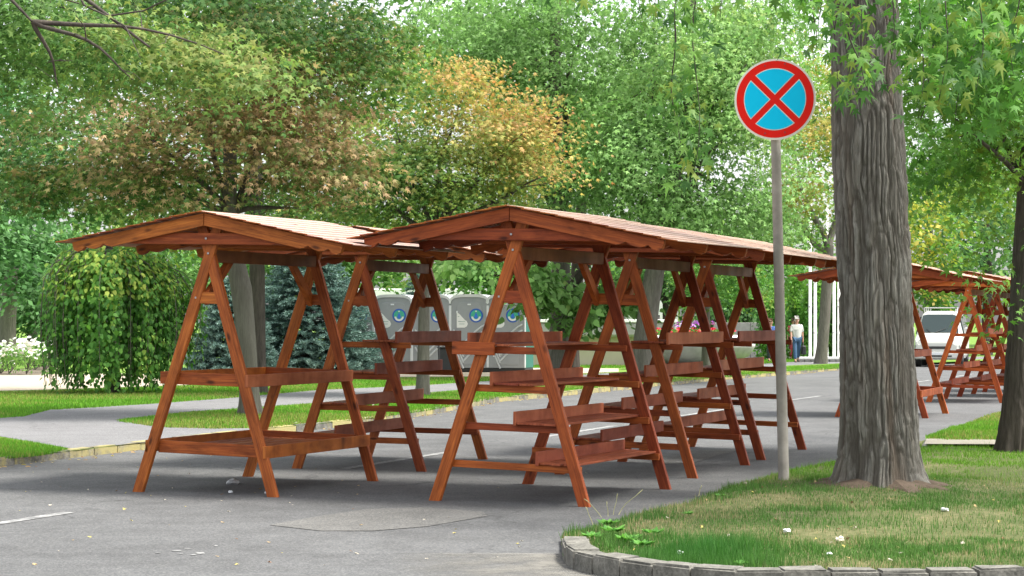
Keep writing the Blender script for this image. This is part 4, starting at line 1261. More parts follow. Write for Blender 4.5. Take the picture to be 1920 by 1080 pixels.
for i, (px, py, ww, hh) in enumerate(((497, 698, .7, .45), (560, 698, .6, .3), (640, 697, .6, .45), (690, 696, .5, .6))):
    shrub(['low yellow green plant under the spruce, leftmost', 'tiny yellow flowering plant under the broad spruce', 'low green plant between spruce and first toilet', 'weedy plant right before the first toilet'][i], px, py, ww, hh, YB, 22, 16, .07, name='garden_plant')
# thuja columns
TH = G_((.03, .09, .02), (.055, .15, .028), (.09, .22, .035), (.15, .29, .045))
for i, (px, ww, tp_, Y) in enumerate(((1448, 1.5, 560, 84), (1488, 1.7, 500, 86), (1530, 1.5, 520, 84), (1568, 1.6, 505, 85), (1600, 1.6, 520, 84), (1760, 1.6, 560, 92), (1640, 1.8, 500, 88))):
    hh = (HOR - tp_) / FPX * Y + EYE - gz(Y)
    t = thing('thuja', ['narrow dark thuja left of the sign pole', 'tall bright thuja just right of the sign pole', 'thuja column behind the leftmost white poles', 'thuja column behind the leaning grey trunk', 'thuja column left of the big near trunk', 'thuja column behind the white van', 'thuja column hidden mostly by the big near trunk'][i], 'thuja', gpt(px, Y, .08), group='thuja columns beyond the park lawn')
    link('trunk', tubes_mesh('trunk', [([(0, 0, 0), (0, 0, hh * .8)], [.1, .03])], bark_dark, 6), t)
    crown(t, [(Vector((0, 0, hh * (k + .5) / 5)), ww / 2 * (1 - .07 * k * k / 3), ww / 2, hh / 6.5) for k in range(5)], 170, 22, .17, TH, 'oval', spread=(.12, .12, .28), up=.15, droop=.2)

# --- white roses at the left
def rosebed():
    pts = A([(-60, 703), (74, 702), (110, 690), (108, 684), (-60, 684)], .1)
    ys = [p[1] for p in pts]
    t = tag(link('rose_bed_soil', npmesh('rose_bed_soil', [(x, y, gz(y) + .095) for x, y in pts], [(0, 1, 2, 3), (0, 3, 4, 4)][:1], earth_m)), kind='structure')
    n = 90
    x, y = scatter(pts, n, min(ys), max(ys), 1.5)
    for k in range(26):
        xx = x[k]; yy = y[k]
        r_ = thing('rose_bush', 'white flowering rose bush in the bed at the left edge', 'rose bush', (xx, yy, gz(yy) + .1), group='white rose bushes in the bed at the left')
        m = 150
        P = rng.normal(size=(m, 3)) * np.array([.26, .26, .15]) + np.array([0, 0, .42])
        leaves('foliage', P, rng.normal(size=(m, 3)) + np.array([0, -.3, .6]), rng.normal(size=(m, 3)), rng.uniform(.07, .12, m), pal([(.06, .14, .03), (.14, .26, .05)], rng.random(m)), 'oval', leafm, r_)['kind'] = 'stuff'
        lst = [([(0, 0, 0), (a * .5, b * .5, .25), (a, b, .5)], [.014, .01, .006]) for a, b in rng.normal(size=(5, 2)) * .2]
        link('stem', tubes_mesh('stem', lst, bark_dark, 4), r_)
        for q in range(16):
            a = rng.normal(size=3) * np.array([.27, .27, .13]) + np.array([0, 0, .6])
            link('flower', FLOWER, r_, tuple(a), (rng.uniform(-.6, .6), rng.uniform(-.6, .6), 0))
def flower_mesh(mat, r=.062):
    V, F = [], []
    for ring, (rr, tilt) in enumerate(((r, .35), (r * .7, .9))):
        for k in range(5):
            an = 2 * math.pi * k / 5 + ring * .6
            c, s = math.cos(an), math.sin(an); c2, s2 = -s, c
            o = len(V)
            V += [(0, 0, 0), (c * rr * .6 + c2 * rr * .45, s * rr * .6 + s2 * rr * .45, rr * tilt * .6), (c * rr * math.cos(tilt * .6), s * rr * math.cos(tilt * .6), rr * tilt), (c * rr * .6 - c2 * rr * .45, s * rr * .6 - s2 * rr * .45, rr * tilt * .6)]
            F.append((o, o + 1, o + 2, o + 3))
    return npmesh('flower', V, F, mat)
FLOWER = flower_mesh(plain('white_petal', (.82, .82, .76), .6), .09)
rosebed()

# --- far trees, left to right; each its own, and the wood beyond as one mass
FARP = G_((.03, .075, .022), (.05, .12, .03), (.085, .18, .04), (.13, .22, .045))
BLU = G_((.03, .075, .025), (.055, .13, .042), (.09, .19, .065), (.13, .25, .085))
t = thing('far_tree', 'bluish green tree with a thick pale grey trunk at the far left edge', 'tree')
trunk('trunk', [gpt(12, 92, .02), tuple(PP(15, 600, 92)), tuple(PP(22, 500, 92))], [.42, .36, .3], bark_mid, t, nu=32, step=.2, furrow=.02, cells=10, flare=.2)
crown(t, [lobe(-20, 450, 90, 90, 92, 3), lobe(20, 330, 120, 100, 94, 3), lobe(40, 540, 50, 50, 91, 1.6), lobe(0, 200, 150, 100, 95, 4)], 260, 24, .34, BLU, 'oval', spread=(.6, .6, .28))
FT = [(85, 560, 75, 80, 100, 'bluish green low crown behind the weeping mulberry at the left', BLU), (60, 450, 90, 80, 104, 'blue green tree crown above the low one at the far left', BLU),
      (330, 520, 120, 110, 96, 'dark green tree between mulberry and spruce', FARP), (640, 470, 140, 90, 84, 'dark tree behind the broad spruce', FARP), (1240, 520, 100, 70, 90, 'mid green tree behind the leaning grey maple', FARP),
      (1390, 560, 70, 70, 92, 'dark green bushy tree behind the flower bowl', BLU), (1400, 470, 120, 90, 98, 'tall dark tree behind the flower bowl', FARP), (1700, 470, 120, 110, 90, 'yellow tinged tree behind the stall roofs at the right', G_(MD, BR, YG, YE, TAN)),
      (1850, 420, 120, 130, 96, 'dark bluish tree beyond the stalls at the far right', BLU), (1740, 300, 150, 120, 100, 'broad green tree high above the right hand roofs', FARP), (930, 500, 120, 60, 88, 'green tree right behind the toilets', FARP)]
for i, (px, py, rx, ry, Y, lb, pl) in enumerate(FT):
    t = thing('far_tree', lb, 'tree')
    g = gpt(px, Y, .08)
    link('trunk', tubes_mesh('trunk', [([g, tuple(PP(px + 3, 560, Y)), tuple(PP(px, py, Y))], [.3, .26, .14])], bark_dark, 10), t)
    crown(t, [lobe(px, py, rx, ry, Y, 2.6), lobe(px - rx * .5, py + ry * .3, rx * .6, ry * .6, Y, 2), lobe(px + rx * .5, py + ry * .25, rx * .6, ry * .6, Y, 2)], 150, 22, .30, pl, 'oval', spread=(.55, .55, .25))
def far_wood():
    lb = []
    for px in range(-200, 800, 80):
        lb.append(lobe(px, 470, 70, 90, 112, 4)); lb.append(lobe(px + 40, 300, 70, 90, 114, 4))
    for px in range(-250, 2200, 105):
        if -250 < px < 4000:
            for py, ry in ((520, 80), (380, 90), (240, 90), (90, 100), (-60, 90)):
                if random.random() < (.9 if py > 200 else .66):
                    Y = random.uniform(118, 135)
                    lb.append(lobe(px + random.uniform(-45, 45), py + random.uniform(-30, 30), random.uniform(60, 105), ry * random.uniform(.7, 1.1), Y, 4))
    cp, cd, wh, cr = clusters(lb, 4300, .4)
    n = len(cp) * 16; ci = np.repeat(np.arange(len(cp)), 16)
    P = cp[ci] + rng.normal(size=(n, 3)) * np.array([.8, .8, .4])
    tt = vnoise(cp[:, 0] * .25, cp[:, 1] * .25, cp[:, 2] * .25)[ci] + rng.normal(size=n) * .12
    col = pal([(.035, .085, .025), (.06, .14, .035), (.10, .21, .05), (.16, .24, .05), (.22, .24, .06)], tt)
    o = leaves('far_wood', P, rng.normal(size=(n, 3)) * .5 + np.array([0, -.35, .6]), rng.normal(size=(n, 3)) + np.array([0, 0, -.7]), rng.uniform(.3, .55, n), col, 'oval', leafm)
    tag(o, 'distant leafy wood closing the view behind the park', 'wood', kind='stuff')
far_wood()
# ------------------------------------------------------------------ portable toilets
gplast = plain('grey_plastic', (.31, .325, .34), .5, nscale=3, namt=.07)
gplast2 = plain('grey_relief_plastic', (.56, .58, .60), .4)
wplast = plain('white_plastic', (.72, .74, .76), .4)
gside = plain('green_plastic', (.012, .13, .10), .6)
blackm = plain('black_rubber', (.02, .02, .02), .6)
lblue = plain('logo_blue', (.02, .10, .48), .4); lgreen = plain('logo_green', (.05, .42, .28), .4); lwhite = plain('logo_white', (.8, .8, .78), .4)
def arch(w, h0, h1, n=14, x0=0):
    """outline of a panel with softly rounded top"""
    P = [(x0 - w / 2, 0), (x0 + w / 2, 0), (x0 + w / 2, h0)]
    for k in range(1, n):
        a = math.pi * k / n
        P.append((x0 + w / 2 * abs(math.cos(a)) ** .55 * (1 if math.cos(a) > 0 else -1), h0 + (h1 - h0) * math.sin(a) ** .7))
    P.append((x0 - w / 2, h0))
    return P
def strip_mesh(pts, wd, y0, th):
    bm = bmesh.new()
    pr = None
    for i, p in enumerate(pts):
        a = Vector(pts[max(i - 1, 0)]); b = Vector(pts[min(i + 1, len(pts) - 1)]); t_ = (b - a).normalized(); nn = Vector((-t_.y, t_.x)) * wd / 2
        q = [bm.verts.new((p[0] + s * nn.x * f, y0 - (th if f < 1 else 0), p[1] + s * nn.y * f)) for s, f in ((-1, 1), (-1, .5), (1, .5), (1, 1))]
        if pr:
            for k in range(3): bm.faces.new((pr[k], pr[k + 1], q[k + 1], q[k]))
        pr = q
    bmesh.ops.recalc_face_normals(bm, faces=bm.faces)
    return bm
def toilet(label):
    t = thing('portable_toilet', label, 'portable toilet', group='row of grey portable toilets')
    w_ = 1.12; d_ = 1.15
    link('base', bm_mesh('base', box(-.56, .56, .0, d_, .0, .13, (1, 0, 0), .02), blackm), t)
    bm = prism([(x, z + .13) for x, z in arch(w_, 1.85, 2.06)], 0.02, d_, (0, 0, 1), 0)
    link('wall', bm_mesh('wall', bm, gside), t)
    bm = prism([(x, z + .13) for x, z in arch(w_, 1.85, 2.06)], -.005, .019, (0, 0, 1), 0)
    link('front_panel', bm_mesh('front_panel', bm, gplast), t)
    # white roof shell, seen as a rim above the front
    o1 = [(x * 1.06, z + .13 + .05) for x, z in arch(w_, 1.85, 2.10)][2:]
    in1 = [(x * .985, z + .13 + .005) for x, z in arch(w_, 1.85, 2.06)][2:]
    bm = bmesh.new()
    rings = []
    for (ox, oz), (ix, iz) in zip(o1, in1):
        rings.append([bm.verts.new(v) for v in ((ix, -.03, iz), (ox, -.05, oz), (ox, d_ + .04, oz), (ix, d_ + .02, iz))])
    for a, b in zip(rings[:-1], rings[1:]):
        for k in range(3): bm.faces.new((a[k], a[k + 1], b[k + 1], b[k]))
    bmesh.ops.recalc_face_normals(bm, faces=bm.faces)
    link('roof', bm_mesh('roof', bm, wplast), t)
    for s in (-1, 1):
        link('corner_strip', bm_mesh('corner_strip', box(s * .56 - .022, s * .56 + .022, -.025, .03, .14, 1.95, (0, 0, 1), .006), wplast), t)
    # door, proud of the front
    door = link('door', bm_mesh('door', prism([(x, z + .22) for x, z in arch(.74, 1.68, 1.83)], -.022, -.006, (0, 0, 1), .006), gplast), t)
    for c0, sg in ((-.37, 1),):
        for i in range(4):
            z0 = 1.12 - i * .17
            link('rib', bm_mesh('rib', strip_mesh([(-.47 + .30 * a + .0, z0 + .12 - .62 * a ** 1.2) for a in (0, .25, .5, .75, 1)], .05, -.023, .022), gplast2), door)
            link('rib', bm_mesh('rib', strip_mesh([(.50 - .66 * a, z0 + .28 - .55 * a ** 1.3) for a in (0, .2, .4, .6, .8, 1)], .05, -.0235, .023), gplast2), door)
    link('handle', bm_mesh('handle', box(.27, .33, -.05, -.022, .98, 1.06, (0, 0, 1), .01), plain('handle_metal', (.4, .33, .1), .4, .5)), door)
    for z in (.45, 1.1, 1.72): link('hinge', bm_mesh('hinge', box(-.385, -.345, -.04, -.022, z, z + .07, (0, 0, 1), .005), wplast), door)
    link('door_plate', bm_mesh('door_plate', box(-.05, .05, -.035, -.022, 1.96, 2.0, (1, 0, 0), .004), wplast), door)
    # cloud shaped notice
    cl = [(-.37, 1.30), (-.14, 1.30), (-.07, 1.34), (-.04, 1.41), (-.07, 1.49), (-.13, 1.53), (-.20, 1.60), (-.28, 1.69), (-.37, 1.76)]
    nb_ = flat('notice', [cl], lwhite, t, .003, (0, -.0265, 0))
    for z, a, b in ((1.47, -.31, -.12), (1.475, -.33, -.24), (1.40, -.30, -.14), (1.62, -.34, -.29)):
        flat('print_line', [[(a, z), (b, z), (b, z + .018), (a, z + .018)]], plain('print_grey', (.35, .45, .42), .6), nb_, .001, (0, -.0015, 0))
    cx, cz = .205, 1.655
    KL = 1.32
    lg = flat('logo', [[(cx + x, cz + z) for x, z in circ(.155 * KL, 32)]], lblue, t, .003, (0, -.0265, 0))
    flat('logo_ring', [[(cx + x, cz + z) for x, z in circ(.135 * KL, 32)]], lblue, lg, .001, (0, -.002, 0))
    flat('logo_field', [[(cx + x, cz + z) for x, z in circ(.122 * KL, 32)]], lgreen, lg, .001, (0, -.0035, 0))
    for s in (-1, 1):
        flat('logo_leaf', [[(cx + s * x * KL, cz + z * KL) for x, z in ((.012, .10), (.05, .112), (.10, .07), (.118, .01), (.10, -.03), (.07, -.0), (.05, .04))]], lgreen, lg, .001, (0, -.005, 0))
    flat('logo_swirl', [[(cx + KL * r_ * math.cos(a), cz - .02 + KL * r_ * math.sin(a)) for r_, a in [(.108, R(185 + k * 17)) for k in range(11)] + [(.066, R(355 - k * 17)) for k in range(11)]]], lwhite, lg, .001, (0, -.0065, 0))
    flat('logo_drop', [[(cx + x * KL, cz + z * KL) for x, z in ((0, .075), (.03, .01), (.042, -.03), (.03, -.06), (0, -.07), (-.03, -.06), (-.042, -.03), (-.03, .01))]], plain('logo_drop_blue', (.03, .16, .65), .4), lg, .001, (0, -.008, 0))
    flat('logo_tip', [[(cx - .03, cz + .11), (cx + .03, cz + .11), (cx, cz + .156)]], lwhite, lg, .001, (0, -.0095, 0))
    return t
TL = toilet('rightmost grey portable toilet of the row, its green side wall showing')
# (left px of front, base py)
TP = [(949, 697, 'x'), (880, 696, 'grey portable toilet, second from the right end of the row'), (808, 695, 'grey portable toilet behind the thin tree trunk'), (736, 694, 'grey portable toilet just right of the spruce tips'), (664, 693.5, 'leftmost grey portable toilet, mostly hidden by the blue spruce')]
Y0 = 59.0
for i, (px, py, lb) in enumerate(TP):
    o = TL if i == 0 else copy_tree(TL)
    Yt_ = Y0 + i * .22
    o.location = gpt(px, Yt_, .09)
    o.rotation_euler = (0, 0, R(-13 if i == 0 else -10))
    if i: o['label'] = lb
# black waste container beside the toilets
t = thing('waste_container', 'black upright waste container standing before the toilets', 'waste container', gpt(836, 56.5, .11), R(-8))
link('body', bm_mesh('body', prism([(-.21, 0), (.21, 0), (.235, .70), (-.235, .70)], 0, .4, (0, 0, 1), .02), plain('black_plastic', (.03, .032, .035), .45, nscale=8)), t)
link('lid', bm_mesh('lid', box(-.25, .25, -.02, .42, .701, .75, (1, 0, 0), .015), plain('black_lid', (.04, .04, .042), .4)), t)
link('label_strip', bm_mesh('label_strip', box(.12, .15, -.006, .0, .3, .42, (0, 0, 1), 0), wplast), t)
t = thing('signpost', 'thin dark metal post between the toilets and the black container', 'post', gpt(823, 56.2, .11))
link('post', tubes_mesh('post', [([(0, 0, 0), (0, 0, .95)], [.02, .02])], blackm, 8), t)
link('foot', bm_mesh('foot', box(-.08, .08, -.08, .08, 0, .03, (1, 0, 0), .01), grey_m), t)

# ------------------------------------------------------------------ terrace wall, flower bowl, far building, white poles
conc = plain('concrete', (.30, .295, .28), .85, nscale=2.5, namt=.2, bmp=.2, bscale=25)
beige = plain('beige_render', (.50, .44, .34), .85, nscale=1.5, namt=.08)
whitew = plain('white_wall', (.80, .80, .78), .6, nscale=1, namt=.04)
Yw = 70.0
t = thing('terrace_wall', 'beige garden wall with heavy grey concrete ledge behind the tree trunks', 'wall', gpt(1090, Yw, .08))
link('wall', bm_mesh('wall', box(-3.3, 3.2, .35, .65, 0, 1.0, (1, 0, 0), .01), beige), t)
link('ledge', bm_mesh('ledge', prism([(-3.4, 1.001), (3.3, 1.001), (3.3, 1.50), (-3.4, 1.50)], -.1, 1.2, (1, 0, 0), .08), conc), t)
link('coping', bm_mesh('coping', box(-3.4, 3.3, -.15, 1.25, 1.503, 1.60, (1, 0, 0), .01), whitew), t)
t = thing('terrace_wall', 'long low white and grey parapet behind the people', 'wall', gpt(1270, 90, .08))
link('wall', bm_mesh('wall', box(-2.4, 2.4, .3, .6, 0, .95, (1, 0, 0), .01), conc), t)
link('coping', bm_mesh('coping', box(-2.4, 2.4, .2, .7, .953, 1.12, (1, 0, 0), .01), whitew), t)
t = thing('terrace_wall', 'grey block wall behind the woman in the blue shirt', 'wall', gpt(1420, 88, .08))
for k in range(3):
    for j in range(5):
        link('block', bm_mesh('block', box(-1.9 + j * .8 + (k % 2) * .02, -1.12 + j * .8, .0, .3, k * .52, k * .52 + .51, (1, 0, 0), .012), conc), t)
# flower bowl
def lathe(prof, n=48):
    V, F = [], []
    for r_, z in prof:
        for k in range(n):
            a = 2 * math.pi * k / n; V.append((r_ * math.cos(a), r_ * math.sin(a), z))
    for i in range(len(prof) - 1):
        for k in range(n):
            k2 = (k + 1) % n; F.append((i * n + k, i * n + k2, (i + 1) * n + k2, (i + 1) * n + k))
    return V, F
Yb = 64.0
t = thing('flower_bowl', 'wide round concrete bowl with a white upper ring planted with red and purple flowers', 'planter', gpt(1300, Yb, .08))
V, F = lathe([(.5, 0), (.55, .12), (1.2, .2), (1.75, .42), (1.93, .70), (1.95, .80), (1.85, .80), (1.75, .7), (0.01, .7)])
link('bowl', npmesh('bowl', V, F, conc, smooth=False), t)
V, F = lathe([(1.7, .705), (1.72, 1.0), (1.45, 1.08), (1.35, 1.0), (0.01, .98)])
link('upper_ring', npmesh('upper_ring', V, F, whitew), t)
n = 1500
a = rng.random(n) * 2 * np.pi; rr = 1.3 * np.sqrt(rng.random(n))
P = np.stack([rr * np.cos(a), rr * np.sin(a), 1.05 + .2 * rng.random(n)], 1)
leaves('bedding_foliage', P, rng.normal(size=(n, 3)), rng.normal(size=(n, 3)), np.full(n, .11), pal([(.06, .14, .03), (.1, .22, .04)], rng.random(n)), 'oval', leafm, t)['kind'] = 'stuff'
FR = flower_mesh(plain('red_petal', (.62, .02, .06), .6), .09); FP_ = flower_mesh(plain('purple_petal', (.50, .25, .60), .6), .09)
for k in range(190):
    aa = rng.random() * 2 * math.pi; r1 = 1.42 * math.sqrt(rng.random())
    me = FR if k < 150 else FP_
    z = (1.12 + .14 * rng.random()) if k < 150 else 1.33 + .15 * rng.random()
    if k >= 150: r1 *= .45
    link('flower', me, t, (r1 * math.cos(aa), r1 * math.sin(aa), z), (rng.uniform(-.7, .7), rng.uniform(-.7, .7), 0))
# far white building seen in scraps between leaves
t = thing('pavilion_building', 'long low white pavilion glimpsed in scraps behind the toilets and trees', 'building', gpt(1000, 96, .08))
link('wall', bm_mesh('wall', box(-9.0, 6.9, .5, 8, 0, 2.7, (1, 0, 0), .02), whitew), t)
link('roof', bm_mesh('roof', box(-9.3, 7.2, .0, 8.4, 2.703, 3.15, (1, 0, 0), .03), whitew), t)
glassm = plain('window_glass', (.05, .07, .08), .1)
for k in range(8):
    wn = link('window', bm_mesh('window', box(-8.2 + k * 1.9, -7.0 + k * 1.9, .46, .498, .9, 2.1, (1, 0, 0), .01), conc), t)
    link('pane', bm_mesh('pane', box(-8.12 + k * 1.9, -7.08 + k * 1.9, .44, .459, .98, 2.02, (1, 0, 0), 0), glassm), wn)
redm = plain('red_paint', (.55, .04, .04), .5)
t = thing('display_board', 'white pointed advertising board with red edge behind the dark haired person', 'display board', gpt(1236, 80, .08))
link('panel', bm_mesh('panel', prism([(-.13, .3), (.13, .3), (.13, 2.25), (.06, 2.4), (0, 2.3), (-.06, 2.42), (-.13, 2.25)], 0, .06, (0, 0, 1), .005), whitew), t)
link('side_panel', bm_mesh('side_panel', box(-.27, -.135, .0, .05, .3, 2.0, (0, 0, 1), .004), redm), t)
link('foot', bm_mesh('foot', box(-.3, .2, -.15, .2, 0, .29, (1, 0, 0), .01), conc), t)
for i, (px, tp_, lb) in enumerate(((1519, 380, 'leftmost tall white pole of the group beyond the lawn'), (1528.5, 530, 'shorter white pole with a cap, second from the left'), (1551, 380, 'slim white pole right against the leaning grey trunk'), (1564, 528, 'white pole just right of the leaning trunk'), (1573, 380, 'rightmost tall white pole of the group'))):
    t = thing('white_pole', lb, 'pole', gpt(px, 78, .2), group='white poles beyond the lawn')
    h = EYE + (HOR - tp_) / FPX * 78 - gz(78) - .2
    rr_ = .065 if i != 2 else .045
    link('pole', tubes_mesh('pole', [([(0, 0, 0), (0, 0, h)], [rr_, rr_ * .9])], whitew, 12), t)
    link('collar', tubes_mesh('collar', [([(0, 0, h * .33), (0, 0, h * .33 + .06)], [rr_ * 1.2, rr_ * 1.2])], grey_m, 12), t)
    link('cap', tubes_mesh('cap', [([(0, 0, h), (0, 0, h + .05), (0, 0, h + .09)], [rr_ * 1.15, rr_ * 1.1, rr_ * .4])], whitew, 12), t)
t = thing('plinth', 'low white stone plinth carrying the white poles', 'plinth', gpt(1548, 78, .08))
link('coping', bm_mesh('coping', box(-1.1, 1.1, -.3, .3, .11, .20, (1, 0, 0), .01), whitew), t)
for k in range(9): link('stone', bm_mesh('stone', box(-1.08 + k * .24, -.86 + k * .24, -.27, .27, 0, .108, (1, 0, 0), .015), conc), t)

# ------------------------------------------------------------------ people
def skin_obj(name, verts, edges, rads, mat, parent, root=0, sub=2):
    bm = bmesh.new()
    lay = bm.verts.layers.skin.verify()
    vs = [bm.verts.new(v) for v in verts]
    for i, v in enumerate(vs):
        r_ = rads[i]; v[lay].radius = r_ if isinstance(r_, tuple) else (r_, r_)
        v[lay].use_root = (i == root)
    for a, b in edges: bm.edges.new((vs[a], vs[b]))
    me = bpy.data.meshes.new(name); bm.to_mesh(me); bm.free()
    me.materials.append(mat)
    o = link(name, me, parent)
    m = o.modifiers.new('Skin', 'SKIN'); m.use_smooth_shade = True
    m2 = o.modifiers.new('Sub', 'SUBSURF'); m2.levels = m2.render_levels = sub
    return o
skinm = plain('skin', (.50, .27, .19), .55)
def person(label, loc, rotz, H=1.72, step=.22, arms=((.10, 0), (-.10, 0)), shirt=(.6, .6, .6), legs=(.06, .12, .22), hair=(.02, .015, .01), shorts=False, sleeve=.55, long_hair=False, bulk=1.0, bag=False, forearm=(0, 0), shoe=(.05, .05, .05)):
    """faces -y; built at 1.72 m and scaled"""
    t = thing('person', label, 'person', loc, rotz)
    k = H / 1.72
    V = {}
    V['pel'] = (0, 0, .95); V['bel'] = (0, .0, 1.10); V['che'] = (0, 0, 1.30); V['nb'] = (0, .01, 1.44); V['nk'] = (0, .0, 1.50); V['hd0'] = (0, -.01, 1.56); V['hd1'] = (0, -.005, 1.63); V['hd2'] = (0, .005, 1.685)
    Rr = {'pel': (.145, .105), 'bel': (.135 * bulk, .10 * bulk), 'che': (.155, .105), 'nb': .07, 'nk': .052, 'hd0': (.065, .075), 'hd1': (.075, .09), 'hd2': (.05, .06)}
    E = [('pel', 'bel'), ('bel', 'che'), ('che', 'nb'), ('nb', 'nk'), ('nk', 'hd0'), ('hd0', 'hd1'), ('hd1', 'hd2')]
    for i, s in enumerate((-1, 1)):
        f = step * (1 if i == 0 else -1)
        V[f'hip{i}'] = (s * .09, 0, .90); V[f'kn{i}'] = (s * .10, -.55 * f - .02, .50 + .01); V[f'an{i}'] = (s * .10, -1.0 * f + .02, .085 + (.05 if f < 0 else 0)); V[f'to{i}'] = (s * .11, -1.0 * f - .13, .04)
        Rr[f'hip{i}'] = .09; Rr[f'kn{i}'] = .055; Rr[f'an{i}'] = .037; Rr[f'to{i}'] = .035
        E += [('pel', f'hip{i}'), (f'hip{i}', f'kn{i}'), (f'kn{i}', f'an{i}'), (f'an{i}', f'to{i}')]
        sw = arms[i][0]; fa = forearm[i]
        V[f'sh{i}'] = (s * .185, .01, 1.40); V[f'el{i}'] = (s * .24, -sw + .02, 1.13); V[f'wr{i}'] = (s * (.25 - .12 * fa), -sw * 1.7 - .04 - .2 * fa, .89 + .20 * fa); V[f'pa{i}'] = (s * (.25 - .16 * fa), -sw * 1.9 - .06 - .26 * fa, .81 + .27 * fa)
        Rr[f'sh{i}'] = .055; Rr[f'el{i}'] = .040; Rr[f'wr{i}'] = .026; Rr[f'pa{i}'] = (.034, .02)
        E += [('che', f'sh{i}'), (f'sh{i}', f'el{i}'), (f'el{i}', f'wr{i}'), (f'wr{i}', f'pa{i}')]
        pa = Vector(V[f'pa{i}']); dd = (pa - Vector(V[f'wr{i}'])).normalized()
        for q in range(5):
            off = Vector((0, (q - 1.5) * .016, 0)) if q < 4 else Vector((-s * .012, -.03, .03))
            L = (.06, .07, .065, .05, .045)[q]
            b_ = pa + off * .8; c_ = pa + off + dd * L * .55; e_ = pa + off + dd * L + Vector((-s * .012, 0, 0))
            V[f'f{i}{q}a'] = tuple(c_); V[f'f{i}{q}b'] = tuple(e_); Rr[f'f{i}{q}a'] = .0085; Rr[f'f{i}{q}b'] = .007
            E += [(f'pa{i}', f'f{i}{q}a'), (f'f{i}{q}a', f'f{i}{q}b')]
    keys = list(V); ix = {q: j for j, q in enumerate(keys)}
    body = skin_obj('body', [V[q] for q in keys], [(ix[a], ix[b]) for a, b in E], [Rr[q] for q in keys], skinm, t)
    nose = link('nose', npmesh('nose', [(-.012, -.088, 1.60), (.012, -.088, 1.60), (0, -.112, 1.602), (0, -.088, 1.645)], [(0, 1, 2), (0, 2, 3), (1, 3, 2)], skinm), t)
    for s in (-1, 1):
        link('eye', tubes_mesh('eye', [([(s * .028, -.078, 1.64), (s * .028, -.090, 1.64)], [.011, .008])], blackm, 8), t)
        link('ear', tubes_mesh('ear', [([(s * .074, .0, 1.60), (s * .084, .004, 1.63), (s * .074, .006, 1.66)], [.008, .014, .008])], skinm, 8), t)
    link('mouth', bm_mesh('mouth', box(-.022, .022, -.094, -.084, 1.574, 1.582, (1, 0, 0), 0), plain('lips', (.35, .12, .1), .5)), t)
    sm = plain('shirt_cloth', shirt, .85, nscale=12, namt=.08); lm = plain('leg_cloth', legs, .9, nscale=14, namt=.15)
    ks = ['bel0', 'bel', 'che', 'nb']; vv = [(0, 0, .93), (0, -.005, 1.10), (0, 0, 1.30), (0, .01, 1.43)]
    rr = [(.165 * bulk, .125 * bulk), (.155 * bulk, .125 * bulk), (.175, .125), (.085, .08)]
    ed = [(0, 1), (1, 2), (2, 3)]
    for i, s in enumerate((-1, 1)):
        a = Vector(V[f'sh{i}']); b = a.lerp(Vector(V[f'el{i}']), sleeve * 1.5 if sleeve < .66 else 1)
        j = len(vv); vv += [tuple(a + Vector((0, 0, .01))), tuple(b)]; rr += [.068, .062]; ed += [(2, j), (j, j + 1)]
    link_ = skin_obj('shirt', vv, ed, rr, sm, t, 1)
    vv = [(0, 0, .95)]; rr = [(.165, .125)]; ed = []
    for i in (0, 1):
        h_, kn, an = Vector(V[f'hip{i}']), Vector(V[f'kn{i}']), Vector(V[f'an{i}'])
        j = len(vv)
        if shorts: vv += [tuple(h_), tuple(h_.lerp(kn, .85))]; rr += [.115, .10]; ed += [(0, j), (j, j + 1)]
        else: vv += [tuple(h_), tuple(kn), tuple(kn.lerp(an, .93))]; rr += [.108, .078, .068]; ed += [(0, j), (j, j + 1), (j + 1, j + 2)]
    skin_obj('shorts' if shorts else 'trousers', vv, ed, rr, lm, t)
    shm = plain('shoe', shoe, .6)
    for i in (0, 1):
        a, b = Vector(V[f'an{i}']), Vector(V[f'to{i}'])
        skin_obj('shoe', [tuple(a + Vector((0, .05, -.04))), tuple(a.lerp(b, .5) + Vector((0, 0, -.01))), tuple(b)], [(0, 1), (1, 2)], [.045, .048, .042], shm, t)
    hm = plain('hair', hair, .7)
    hv = [(0, .05, 1.60), (0, .035, 1.675), (0, .01, 1.705)]; hr = [(.072, .076), (.080, .086), (.05, .05)]; he = [(0, 1), (1, 2)]
    if long_hair: hv.append((0, .06, 1.47)); hr.append((.06, .04)); he.append((0, 3))
    skin_obj('hair', hv, he, hr, hm, t, 1)
    if bag:
        pa = Vector(V['pa1']) + Vector((.01, 0, -.05))
        b = thing('shoulder_bag', 'black bag hanging from the right hand side of the white shirted man', 'bag')
        b.matrix_world = Matrix.LocRotScale(Vector(loc), Matrix.Rotation(rotz, 3, 'Z').to_quaternion(), Vector((k, k, k)))
        link('body', bm_mesh('body', prism([(pa.x - .07, pa.z - .46), (pa.x + .09, pa.z - .46), (pa.x + .075, pa.z - .12), (pa.x - .055, pa.z - .12)], pa.y - .14, pa.y + .14, (0, 0, 1), .02), plain('black_leather', (.015, .017, .02), .4)), b)
        link('handle', tubes_mesh('handle', [([(pa.x - .03, pa.y - .08, pa.z - .13), (pa.x + .0, pa.y - .04, pa.z + .02), (pa.x, pa.y + .04, pa.z + .02), (pa.x - .03, pa.y + .08, pa.z - .13)], [.01] * 4)], blackm, 6), b)
    t.scale = (k, k, k)
    return t
Ym = 77.0
def gp(px, Y): x, y, z = gpt(px, Y, .084); return (x, y, z)
person('elderly man in a loose white shirt and blue jeans walking with a black bag', gp(1494, Ym), R(6), 1.70, .20, ((.07, 0), (-.05, 0)), (.56, .56, .53), (.05, .11, .20), (.42, .40, .38), bulk=1.16, bag=True, sleeve=.6)
